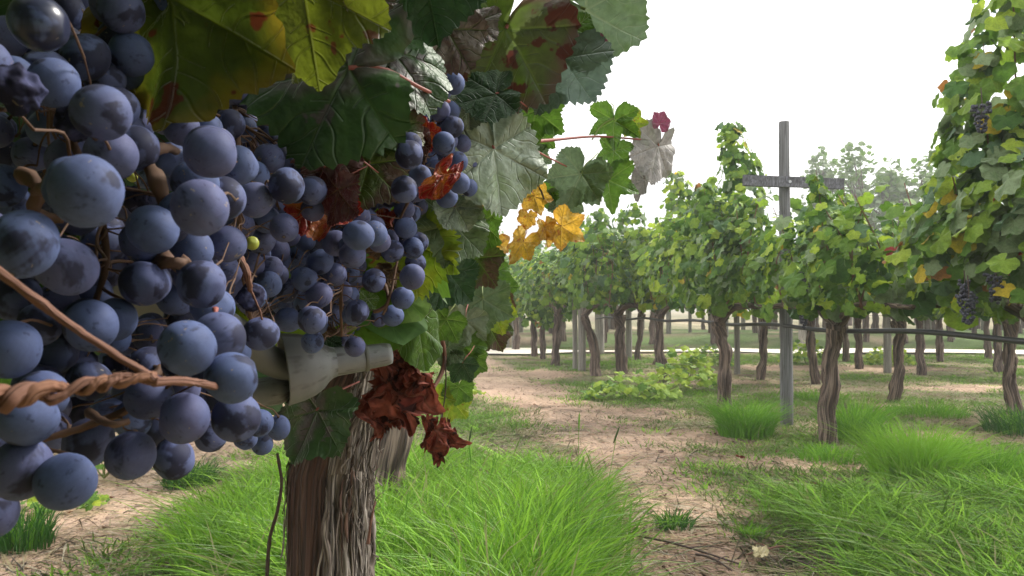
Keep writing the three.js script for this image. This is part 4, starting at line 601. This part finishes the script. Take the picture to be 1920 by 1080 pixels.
for (const [m, x, y, d, w, tip] of [['fresh', 1012, 262, 0.86, 64, 190], ['sage', 1005, 300, 0.86, 60, 170], ['fresh', 995, 340, 0.87, 54, 200], ['fresh', 1025, 372, 0.9, 60, 150], ['sage', 1060, 385, 0.9, 70, 180], ['fresh', 1010, 318, 0.93, 40, 120]]) leaf(m, x, y, d, w, tip, 20 * (hash(x, y, 3) - 0.5), 20 * (hash(x, y, 4) - 0.5), { lob: 0.42 });
leaf('amber', 1004, 376, 0.8, 62, 160, -10, 0, { lob: 0.42, wave: 0.12 }, 'orange leaf just above the larger orange leaves');
leaf('amber', 988, 412, 0.795, 40, 190, -30, 10, { lob: 0.3, wave: 0.14 });
leaf('amber', 978, 462, 0.8, 78, 212, 18, 0, { lob: 0.45, wave: 0.14, rollX: 0.5 }, 'golden orange leaf pointing down over the far hills', 0.8);
leaf('amber', 1026, 436, 0.81, 62, 165, 30, 0, { lob: 0.5, wave: 0.12 }, null, 0.7);
leaf('amber', 1062, 430, 0.812, 80, 124, -8, 0, { lob: 0.42, wave: 0.12, fold: 0.2 }, 'golden orange leaf spreading towards the right');
// dead leaves at the trunk
leaf('dried', 742, 662, 0.98, 110, 190, 20, 0, { lob: 0.22, tooth: 0.16, crumple: 0.6, wave: 0.14, rollX: 0.6 }, 'upper crumpled dead red leaf beside the pipe end');
leaf('dried', 754, 742, 1.0, 124, 178, -10, 0, { lob: 0.22, tooth: 0.16, crumple: 0.6, wave: 0.16, rollX: -0.5 }, 'largest crumpled dead red leaf hanging at the trunk');
leaf('dried', 722, 768, 1.02, 110, 200, 30, 0, { lob: 0.22, tooth: 0.16, crumple: 0.6, wave: 0.14, rollX: 0.8 });
leaf('dried', 770, 700, 0.99, 84, 160, -30, 0, { lob: 0.22, tooth: 0.16, crumple: 0.6, wave: 0.15 });
leaf('dried', 824, 822, 1.03, 92, 184, 10, 0, { lob: 0.22, tooth: 0.16, crumple: 0.6, wave: 0.14, rollX: -0.7, fold: -0.3 }, 'single dead maroon leaf dangling over the long grass', 0.8);
leaf('bottle', 582, 792, 0.66, 165, 196, -24, -18, { lob: 0.12, wave: 0.08, fold: -0.1 }, 'shadowed dark green leaf below the pipe in front of the trunk');
leaf('brown', 602, 618, 0.6, 44, 190, 20, 0, {}); leaf('deep', 612, 645, 0.62, 54, 170, 0, 0, { lob: 0.1 });
leaf('deep', 662, 575, 0.62, 66, 190, 0, 0, {}); leaf('fresh', 688, 566, 0.56, 40, 200, 20, 0, {}); leaf('brown', 722, 520, 0.56, 50, 200, 20, 0, { crumple: 0.6 });
leaf('fresh', 545, 474, 0.5, 34, 160, 0, 0, {});
put(tube([pt(975, 268, 0.75), pt(1040, 262, 0.84), pt(1120, 256, 0.89), pt(1218, 263, 0.93)], [0.0022, 0.0016, 0.001], 6, 20), 'cane', M.caneRed);
put(tube([pt(980, 262, 0.75), pt(1010, 285, 0.8), pt(1062, 312, 0.88)], [0.0013, 0.0009], 6, 12), 'cane', M.caneRed);
put(tube([pt(1110, 262, 0.89), pt(1128, 235, 0.9), pt(1150, 222, 0.9)], [0.0011, 0.0008], 6, 10), 'cane', M.caneGreen);
put(tube([pt(960, 300, 0.78), pt(990, 318, 0.8), pt(1012, 352, 0.8), pt(1022, 380, 0.8)], [0.0016, 0.001], 6, 14), 'cane', M.caneDark);
put(tube([pt(806, 560, 1.0), pt(822, 610, 1.03), pt(834, 672, 1.05), pt(822, 712, 1.03), pt(792, 752, 1.0)], [0.0036, 0.0026], 7, 24, 0.2, 5), 'cane', M.cane);
put(tube([pt(792, 592, 1.04), pt(818, 616, 1.05), pt(846, 640, 1.08)], [0.0028, 0.002], 7, 12, 0.2, 6), 'cane', M.caneRed);
put(tube([pt(834, 668, 1.04), pt(836, 720, 1.04), pt(828, 790, 1.03)], [0.0012, 0.0009], 5, 12), 'cane', M.caneDark);
put(tube([pt(585, 655, 0.63), pt(620, 646, 0.7), pt(704, 643, 0.9)], [0.0014, 0.0012], 5, 12), 'cane', M.cane);
put(tube([pt(520, 850, 1.1), pt(528, 900, 1.1), pt(522, 950, 1.1), pt(506, 1010, 1.12), pt(500, 1085, 1.12), pt(498, 1300, 1.12)], [0.0022, 0.003, 0.0016], 6, 30, 0.4, 8), 'cane', M.caneDark);
put(tube([pt(690, 1020, 1.08), pt(697, 970, 1.08), pt(704, 940, 1.09)], [0.0024, 0.0012], 6, 10, 0.3, 9), 'cane', M.cane);
{ // tendril and the shoot it winds round, closest to the camera
  const A = (t) => pt(lerp(-60, 294, t), lerp(744, 714, t) + 7 * Math.sin(t * 5), lerp(0.142, 0.168, t));
  const cp = [], cr = []; for (let i = 0; i <= 16; i++) { const t = i / 16, node = Math.exp(-(((t - 0.36) / 0.03) ** 2)) + Math.exp(-(((t - 0.93) / 0.03) ** 2)); cp.push(pt(lerp(-60, 294, t), lerp(464, 714, t) + 9 * Math.sin(t * 3.1) + 3 * (hash(i, 2, 6) - 0.5), lerp(0.147, 0.168, t))); cr.push(0.00082 + 0.00035 * node + 0.0001 * hash(i, 1, 5)); }
  put(tube(cp, cr, 10, 60, 0.22, 31), 'tendril', M.cane);
  for (const ph of [0, 2.7]) { const p = [], rr = []; for (let i = 0; i <= 60; i++) { const t = i / 60, c = A(t), w = lerp(0.0018, 0.0007, t) * (0.7 + 0.6 * noise(t * 7, ph, 3)), a = 24 * t + 3.2 * noise(t * 5, 4, 8) + ph; p.push(c.addScaledVector(UPV, Math.cos(a) * w).addScaledVector(FWD, Math.sin(a) * w).addScaledVector(RIGHT, 0.001 * (noise(t * 12, ph, 9) - 0.5))); rr.push(lerp(0.0015, 0.0008, t) * (0.75 + 0.6 * noise(t * 14, ph + 5, 4))); } put(tube(p, rr, 10, 150, 0.4, 33 + ph), 'tendril', ph ? M.cane : M.caneOld); }
  put(tube([pt(288, 716, 0.168), pt(335, 714, 0.176), pt(390, 722, 0.2), pt(440, 735, 0.225)], [0.0011, 0.001], 9, 20, 0.25, 37), 'tendril', M.cane);
}
{ // vine leaves around the grapes, plus unseen ones added behind the camera as shade
  const r = rng(811), by = {}; let n = 0, guard = 0;
  while (n < 5500 && guard++ < 140000) {
    const back = n > 2000, view = n > 1200 && !back, p = n >= 5100 ? rowPt(lerp(-0.7, 1.0, r()), lerp(-0.9, 0.3, r()), lerp(1.16, 1.7, r())) : view ? pt(lerp(-60, 930, r()), lerp(-60, 600, r()), lerp(0.68, 1.5, r())) : back ? (n % 2 ? rowPt(lerp(-1.3, -0.12, r()), lerp(-0.9, 0.8, r()), lerp(0.4, 1.75, r())) : rowPt(lerp(-1.9, 0.5, r()), lerp(-1.1, 0.06, r()), lerp(0.75, 1.7, r()))) : rowPt(lerp(-0.6, 1.7, r()), lerp(-0.95, 0.12, r()), lerp(0.62, 1.62, r())), [px, py, d] = project(p), dist = p.distanceTo(camera.position);  // leaves behind the camera and highest overhead are added to hold skylight off the grapes
    if (dist < 0.3) continue;
    if (d > 0.03 && d < 0.66 && px > -20 - 0.09 / d * F && px < 1940 + 0.09 / d * F && py > -0.1 / d * F && py < 1200) continue;
    if (d > 0.05 && px > -120 && px < 2000 && py > -80 && py < 1140) { const lim = (py < 180 ? 950 : py < 400 ? 880 : py < 560 ? 830 : 640) - 0.05 / d * 600; if (d < 0.66 || px > lim || py > (px < 480 ? 720 : 580)) continue; }
    else if (p.y < 0.95 && r() < 0.6) continue;
    else if (p.x > -0.05 && d > -0.12 && p.y < 1.35) continue;
    const nn = V(0.4 + (r() - 0.5) * 1.4, 0.4 + (r() - 0.5), 0.5 + (r() - 0.5) * 1.4).normalize(); (by[pick(r, palette.normal)] ??= []).push([rowLeaf[Math.floor(r() * 4)], leafMatrix(p, nn, 0.05 + 0.025 * r(), r)]); n++;
  }
  const keys = Object.keys(by); put(mergeGeometries(keys.map((q) => merged(by[q])), true), 'foliage', keys.map((q) => RM[q])).userData.kind = 'stuff';
}
// ------------------------------------------------------------------ irrigation pipe with its flared sleeve
{
  const grey = texture(256, 256, (u, v) => { const n = fbm(u * 8, v * 8, 91, 4, 8), s = smooth(0.5, 0.64, fbm(u * 14 + 3, v * 5, 93, 4)); return mix3(mix3([0.105, 0.108, 0.112], [0.19, 0.193, 0.196], n), [0.045, 0.04, 0.035], 0.7 * s); });
  const mat = std({ map: grey, roughness: 0.55, side: THREE.DoubleSide }), dark = std({ map: grey, color: rgb(0.6, 0.62, 0.62), roughness: 0.5 }), tape = std({ color: rgb(0.1, 0.1, 0.09), roughness: 0.6 });
  const A = pt(532, 693, 0.6), B = pt(726, 664, 0.635), o = thing('irrigation_pipe', 'weathered grey irrigation pipe ending in a flared sleeve beside the near trunk', 'pipe', A), dir = B.clone().sub(A), L = dir.length(), q = new THREE.Quaternion().setFromUnitVectors(V(0, 1, 0), dir.clone().normalize()), u = 0.6 / F;
  const lathe = (prof, name, m) => { const g = new THREE.LatheGeometry(prof.map(([r, h]) => new THREE.Vector2(r * u, h * u)), 56); const p = part(name, g, m, o); p.quaternion.copy(q); return p; };
  lathe([[25, 76], [42, 60], [55, 36], [62, 4], [66, -1], [68.5, 1], [64, 30], [57, 52], [48, 68], [36, 80], [31, 88], [28.5, 96]], 'flared_sleeve', mat);
  lathe([[27, 90], [28, 96], [27, 130], [26.5, 150], [24, 154], [23.5, 175], [22.5, 196], [20, 206], [0, 206]], 'pipe', mat);
  lathe([[25, 150], [28.2, 151], [28.2, 158], [25.2, 159]], 'joint_ring', tape);
  part('inner_pipe', local(tube([pt(200, 520, 0.5), pt(330, 575, 0.53), pt(430, 622, 0.56), pt(520, 682, 0.595), pt(570, 690, 0.605)], [0.019, 0.0165, 0.0125, 0.011], 20, 40), o), dark, o, 'dark pipe coming from behind the grapes into the sleeve');
  const c2 = new THREE.CapsuleGeometry(0.0118, 0.06, 10, 24), m2 = part('inner_pipe', c2, mat, o, 'pale pipe stub with a rounded end in the sleeve mouth'); m2.position.copy(pt(446, 742, 0.598)).sub(o.position); m2.quaternion.setFromUnitVectors(V(0, 1, 0), V(0.95, 0.12, -0.2).normalize());
}

// ------------------------------------------------------------------ grapes
const berryGeo = [0, 1, 2, 3, 4, 5, 6, 7].map((k) => { const g = new THREE.SphereGeometry(1, 44, 30), p = g.attributes.position, el = 0.96 + 0.025 * k; for (let i = 0; i < p.count; i++) { const x = p.getX(i), y = p.getY(i), z = p.getZ(i); let q = 1 + 0.09 * (fbm(x * 0.9 + 20 + k * 5, y * 0.9 + z * 0.7 + 20, 91 + k, 2) - 0.5) - 0.035 * Math.exp(-((1 + y) / 0.02)); for (let c = 0; c < 3; c++) { const a = hash(k, c, 3) * 6.28, b = (hash(k, c, 4) - 0.5) * 1.4, dd = x * Math.cos(a) * Math.cos(b) + y * Math.sin(b) + z * Math.sin(a) * Math.cos(b); q *= 1 - 0.75 * Math.max(0, dd - 0.9) * (c < 2 ? 1 : 0.4); } p.setXYZ(i, x * q, y * q * el, z * q * (1 + 0.02 * (k % 3))); } g.computeVertexNormals(); return g; });
const raisinGeo = [0, 1, 2].map((k) => { const g = new THREE.SphereGeometry(1, 48, 34), p = g.attributes.position; for (let i = 0; i < p.count; i++) { const x = p.getX(i), y = p.getY(i), z = p.getZ(i), q = 0.8 + 0.5 * (fbm(x * 1.6 + 20 + k * 7, y * 1.6 + z * 1.2 + 20, 61 + k, 3) - 0.3) - 0.11 * Math.abs(Math.sin(x * 5 + 3 * fbm(y * 2 + 9, z * 2 + 9, 3, 2))); p.setXYZ(i, x * q, y * q * 0.85, z * q * 0.8); } g.computeVertexNormals(); return g; });
function berryMap(seed, rub, purple) {
  return texture(512, 256, (u, v) => {
    const th = v * Math.PI, a = u * 2 * Math.PI, x = Math.sin(th) * Math.cos(a), y = Math.cos(th), z = Math.sin(th) * Math.sin(a);
    const n = (f, s) => 0.5 * (fbm(x * f + 20, y * f + z * f * 0.7 + 20, s, 4) + fbm(z * f + 40, y * f - x * f * 0.6 + 40, s + 3, 4));
    let b = 0.86 + 0.36 * (n(2, seed) - 0.5) * 2 + 0.3 * (n(18, seed + 1) - 0.5);
    b *= 1 - 0.8 * smooth(1 - rub, 1 - rub + 0.09, n(1.3, seed + 7) + 0.06 * n(9, seed + 8));
    b *= 1 - 0.45 * smooth(0.64, 0.72, n(6, seed + 9));
    const sc = Math.acos(clamp(-y, -1, 1)); b *= 1 - 0.75 * Math.exp(-(((sc - 0.1) / 0.05) ** 2));
    let c = mix3([0.013, 0.012, 0.026], mix3([0.08, 0.111, 0.236], [0.103, 0.1, 0.2], purple * n(1.5, seed + 12) * 1.6), clamp(b));
    if (sc < 0.08) c = [0.12, 0.09, 0.07];
    return mix3(c, [0.24, 0.2, 0.16], 0.8 * smooth(0.735, 0.76, n(5, seed + 15)));
  });
}
const berryMats = [[0, 0.34, 0.2], [1, 0.44, 0.5], [2, 0.38, 0.8], [3, 0.52, 0.3], [4, 0.36, 0.6], [5, 0.47, 0.1]].map(([k, rub, pu]) => { const m = berryMap(200 + 31 * k, rub, pu); return new THREE.MeshPhysicalMaterial({ map: m, roughness: 0.68, specularIntensity: 0.38 }); });
const rubbed = new THREE.MeshPhysicalMaterial({ map: berryMap(911, 0.6, 0.2), roughness: 0.28, specularIntensity: 0.9 }), shriveled = new THREE.MeshPhysicalMaterial({ map: berryMap(933, 0.5, 0.6), color: rgb(0.7, 0.66, 0.66), roughness: 0.85, specularIntensity: 0.2 }), blackBerry = new THREE.MeshPhysicalMaterial({ color: rgb(0.022, 0.022, 0.035), roughness: 0.5 }), greenBerry = new THREE.MeshPhysicalMaterial({ color: rgb(0.3, 0.33, 0.05), roughness: 0.45 }), grape2 = [];
const stemMat = std({ color: rgb(0.085, 0.042, 0.024), roughness: 0.8, bumpMap: grainBump, bumpScale: 0.002 });
function bunch(label, berries, { seed, core, R0 = 0.0078, shrivel = [], fill = 2, stems = [], side = [0, 0], limit = () => true }) {   // berries: [x, y, radius] in pixels; the size in the picture gives the distance
  const r = rng(seed), list = berries.map(([x, y, q, kind]) => { const R = (kind === 'g' ? 0.0032 : R0) * (0.97 + 0.06 * r()); return [pt(x, y, R * F / q), R, kind]; });
  const c = list.reduce((a, [p]) => a.add(p), V()).divideScalar(list.length), o = thing('grape_bunch', label, 'grapes', c, 'ripe dark blue grape bunches on the foreground vine');
  const own = list.length, fits = (p, R) => list.every(([q, R2]) => p.distanceTo(q) > 0.82 * (R + R2)) && (p.distanceTo(camera.position) > 0.14);
  for (let i = 0; i < own * fill; i++) for (let k = 0; k < 14; k++) { const [p, R] = list[Math.floor(r() * own)], RR = R0 * (0.85 + 0.2 * r()), q = p.clone().addScaledVector(FWD, R * (1.5 + 6 * r() * r())).addScaledVector(RIGHT, R * ((r() - 0.5) * 3.2 + side[0])).addScaledVector(UPV, R * ((r() - 0.5) * 2.6 + side[1])), [px, py, d] = project(q); const rp = RR * F / d; if (fits(q, RR) && limit(px, py, rp) && !shown.some(([x, y, rr, dd]) => dd > d - 0.004 && Math.hypot(x - px, y - py) < rp + rr * 0.35)) { list.push([q, RR]); break; } }
  const tubes = [], spine = new THREE.CatmullRomCurve3(core.map(([x, y, d]) => pt(x, y, d))).getPoints(14), near = (p) => spine.reduce((a, q) => (q.distanceTo(p) < a.distanceTo(p) ? q : a));
  list.forEach(([p, R, kind], i) => {
    const g = kind === 'r' ? raisinGeo[i % 3] : berryGeo[Math.floor(r() * 8)], mat = kind === 'g' ? greenBerry : kind === 's' ? rubbed : kind === 'r' ? shriveled : berryMats[Math.floor(r() * 6)];
    const m = part(kind === 'r' ? 'shrivelled_berry' : 'berry', g, mat, o, kind === 'g' ? 'tiny unripe yellow-green berry' : kind === 's' ? 'dark berry with the bloom rubbed off' : kind === 'r' ? 'shrivelled berry' : null); m.position.copy(p).sub(c); m.scale.setScalar(R * (kind === 'r' ? 1.1 : 0.965));
    const hub = near(p.clone().addScaledVector(UPV, 0.006 * (r() - 0.3)).addScaledVector(RIGHT, 0.01 * (r() - 0.5))).clone(), back = hub.clone().sub(p).normalize(), sc = back.clone().negate().add(V(r() - 0.5, r() - 0.5, r() - 0.5).multiplyScalar(2.6)).normalize(); m.quaternion.setFromUnitVectors(V(0, -1, 0), sc); m.rotateY(r() * 6.28);
    const a = p.clone().addScaledVector(sc, -R * 0.9), b = a.clone().lerp(hub, 0.25).addScaledVector(FWD, 0.004 + 0.008 * r());
    tubes.push(tube([a, a.clone().lerp(b, 0.5).add(V(0, 0.002, 0)), b], [R * 0.1, R * 0.05, R * 0.06], 6, 6));
    tubes.push(tube([b, b.clone().lerp(hub, 0.4).add(V(0.006 * (r() - 0.5), 0.006 * (r() - 0.3), -0.003 * r())), b.clone().lerp(hub, 0.75).add(V(0.004 * (r() - 0.5), 0.004 * (r() - 0.5), 0)), hub], i % 4 ? [R * 0.035, R * 0.05] : [R * 0.06, R * 0.09], 6, 8, 0.2, i + 1));
  });
  tubes.push(tube(core.map(([x, y, d]) => pt(x, y, d)), [0.0016, 0.0013, 0.001], 8, 24, 0.4, seed));
  part('stalk', mergeGeometries(tubes.map((t) => local(t, o))), stemMat, o);
  for (const s of stems) part('stem', local(tube(s.p.map(([x, y, d]) => pt(x, y, d)), s.r, 8, s.p.length * 6, s.k ?? 0.45, seed + 5), o), s.m ?? stemMat, o);
  return o;
}
const bunches = [], shown = [];
bunches.push(['largest grape bunch nearest the camera at the left edge, above the bare twisted stalk', [[163, 359, 66], [4, 348, 42], [208, 291, 49], [44, 458, 61], [124, 501, 53], [28, 558, 47], [286, 430, 46], [270, 532, 44], [255, 374, 29, 'r'], [195, 462, 40], [73, 43, 54, 's'], [122, 20, 36], [8, 70, 42], [160, 108, 43], [100, 155, 47], [190, 212, 55], [30, 168, 56, 'r'], [150, 232, 44, 'r'], [-12, 245, 34], [265, 176, 26], [228, 20, 42], [170, 610, 49], [275, 627, 31], [18, 655, 56], [-30, 440, 50], [-30, 120, 50], [340, 240, 34], [430, 233, 29], [445, 174, 27], [248, 332, 10, 'g'], [310, 100, 34], [90, 240, 36], [60, 290, 34], [280, 690, 40], [100, 660, 44], [215, 690, 34, 'r'], [400, 180, 26]],
  { seed: 1001, core: [[60, 120, 0.27], [150, 300, 0.25], [200, 480, 0.26], [150, 640, 0.26]], fill: 2.8, limit: (x, y) => y < 690 && x < 470,
    stems: [{ p: [[40, 325, 0.215], [72, 352, 0.21], [66, 400, 0.215], [118, 412, 0.22]], r: [0.0022, 0.0018, 0.0014] }, { p: [[70, 360, 0.21], [92, 338, 0.2], [98, 325, 0.2]], r: [0.0016, 0.0012] }, { p: [[262, 262, 0.25], [282, 318, 0.245], [298, 352, 0.24], [312, 395, 0.245]], r: [0.0022, 0.0021, 0.0026, 0.0014] }, { p: [[278, 290, 0.245], [305, 278, 0.25], [330, 284, 0.26]], r: [0.0018, 0.0014] }] }]);
bunches.push(['grape bunch in the middle left, its crowded round berries catching most light', [[394, 287, 49], [447, 310, 38], [477, 331, 30], [470, 281, 22, 'r'], [505, 297, 28], [537, 349, 35], [586, 357, 28], [556, 398, 22], [519, 396, 21], [476, 374, 35], [499, 412, 27], [376, 390, 54], [418, 371, 42], [426, 458, 36], [449, 425, 29], [473, 456, 13, 'g'], [490, 452, 26], [520, 470, 24], [533, 427, 28], [378, 533, 46], [424, 507, 30], [468, 497, 26], [505, 503, 26], [503, 533, 26], [470, 557, 31, 'r'], [528, 572, 18], [500, 578, 18], [360, 470, 40], [330, 560, 34], [540, 440, 24], [489, 626, 33], [440, 545, 26], [580, 310, 26], [320, 300, 34], [455, 240, 26]],
  { seed: 1002, core: [[440, 200, 0.4], [450, 330, 0.36], [450, 460, 0.37], [470, 600, 0.4]], fill: 2.8, limit: (x, y) => y < 590 && x < 600,
    stems: [{ p: [[446, 475, 0.33], [462, 512, 0.325], [470, 545, 0.33]], r: [0.0016, 0.0018, 0.0012], m: M.cane }, { p: [[468, 540, 0.33], [486, 580, 0.33], [492, 600, 0.33]], r: [0.0006, 0.0004], m: M.cane }, { p: [[300, 480, 0.25], [322, 494, 0.245], [352, 490, 0.25]], r: [0.003, 0.0034, 0.002], k: 0.9 }, { p: [[404, 578, 0.24], [402, 605, 0.235], [396, 634, 0.235]], r: [0.0009, 0.0011], m: M.caneRed }] }]);
bunches.push(['lowest grape bunch at the left, its blurred berries hanging below the twisted stalk', [[351, 652, 53], [434, 708, 51], [345, 783, 48], [443, 783, 46], [522, 802, 22], [491, 832, 21], [487, 793, 26], [50, 782, 55], [148, 768, 32, 'r'], [166, 830, 45], [245, 853, 46], [40, 880, 56], [123, 903, 55], [326, 860, 38], [396, 818, 30], [280, 745, 45], [-20, 960, 50], [200, 780, 36], [90, 810, 42], [420, 745, 34], [176, 777, 11, 'g'], [300, 800, 36], [-40, 850, 50], [460, 820, 24]],
  { seed: 1003, core: [[300, 690, 0.27], [250, 760, 0.25], [160, 800, 0.24], [60, 830, 0.23]], fill: 2, side: [0, 0.9], limit: (x, y, q) => (y + q < 800 || (x < 330 && y + q < 860)) && x + q < 482, stems: [{ p: [[165, 775, 0.22], [210, 795, 0.215], [240, 790, 0.22]], r: [0.0015, 0.001] }] }]);
bunches.push(['hanging bunch of small-looking grapes in the centre, left of the yellow-green leaf', [[672, 441, 29], [629, 456, 25], [661, 478, 26], [600, 491, 24], [569, 523, 24], [628, 515, 23], [655, 511, 20], [669, 524, 18], [598, 553, 25], [640, 546, 21], [585, 600, 27], [620, 584, 20], [586, 641, 22], [735, 471, 22], [774, 465, 21], [783, 454, 20], [761, 428, 21], [701, 526, 23], [773, 519, 24], [779, 493, 20], [755, 559, 22], [737, 592, 21], [711, 597, 17], [670, 584, 23], [529, 571, 20], [540, 600, 24], [651, 621, 14], [665, 650, 20], [673, 408, 22], [600, 445, 22], [560, 480, 22], [640, 490, 20], [570, 570, 20], [538, 545, 22], [632, 425, 20], [590, 425, 22], [690, 380, 20], [712, 565, 15, 'r'], [640, 640, 16], [621, 487, 6, 'g']],
  { seed: 1004, core: [[650, 380, 0.52], [650, 460, 0.5], [640, 540, 0.5], [640, 630, 0.52]], fill: 2.2, limit: (x, y, q) => y + q < 630 && (x + q < 690 || (y < 470 && x < 760)),
    stems: [{ p: [[715, 520, 0.5], [728, 560, 0.495], [718, 590, 0.49]], r: [0.0011, 0.0014, 0.0009] }, { p: [[700, 585, 0.49], [722, 575, 0.49], [745, 490, 0.5]], r: [0.0013, 0.0008] }] }]);
bunches.push(['right-hand grape bunch with scarlet leaves caught in it, beside the pale leaf', [[856, 117, 20], [850, 156, 22], [828, 168, 21], [812, 165, 19], [824, 207, 21], [844, 208, 19], [849, 238, 22], [832, 269, 23], [865, 270, 19], [858, 303, 20], [881, 307, 18], [861, 343, 21], [877, 352, 19], [838, 370, 21], [758, 355, 26], [788, 331, 23], [717, 347, 20], [767, 290, 27], [732, 280, 21], [785, 386, 18], [758, 392, 20], [672, 404, 22], [729, 369, 20], [758, 420, 20], [742, 320, 22], [700, 320, 20], [800, 300, 20], [812, 320, 20], [870, 325, 17], [800, 225, 20], [770, 400, 19], [810, 260, 20], [725, 410, 18]],
  { seed: 1005, core: [[830, 90, 0.55], [815, 220, 0.53], [790, 320, 0.53], [750, 410, 0.53]], fill: 1.6, limit: (x, y, q) => x + q < 872 - Math.max(0, y - 330) * 0.9 && y + q < 425 }]);
for (const [, list, o] of bunches) for (const [x, y, q, kind] of list) shown.push([x, y, q, (kind === 'g' ? 0.0032 : 0.0078) * F / q]);
bunches.forEach((b) => bunch(...b));
// dark bunches hanging in the rows
[[1815, 572, 3.55, 1.0, 'small black grape bunch hanging lowest on the right-hand vine'], [1866, 536, 3.5, 0.9, 'small black grape bunch close to the right frame edge'], [1808, 540, 3.6, 0.6, 'tiny black grape cluster just above the lowest bunch'], [1512, 522, 5.3, 1.1, 'dark grape bunch tucked behind the cross post'], [1507, 600, 5.6, 0.7, 'dark grape bunch hanging under the leaves beside the cross post'], [1690, 575, 7.0, 1.0, 'dim grape bunch above the pale bent trunk'], [1840, 215, 3.5, 0.9, 'shaded grape bunch high on the tall right-hand shoots']].forEach(([x, y, d, k, label], i) => {
  const c = pt(x, y, d), o = thing('row_grape_bunch', label, 'grapes', c, 'black grape bunches hanging in the rows'), r = rng(1100 + i), gs = [], sm = new THREE.SphereGeometry(0.0085, 10, 7);
  for (let j = 0; j < 70 * k; j++) { const t = r(), a = r() * 6.28, q = 0.05 * k * (1 - 0.65 * t) * Math.sqrt(0.3 + 0.7 * r()); gs.push(sm.clone().translate(Math.cos(a) * q, 0.06 * k - t * 0.15 * k, Math.sin(a) * q)); }
  part('berries', mergeGeometries(gs), blackBerry, o).userData.kind = 'stuff'; part('stalk', tube([V(0, 0.14 * k, 0), V(0.004, 0.06 * k, 0), V(0, 0, 0)], [0.003, 0.002], 6, 6), M.caneDark, o);
});

renderer.render(scene, camera);
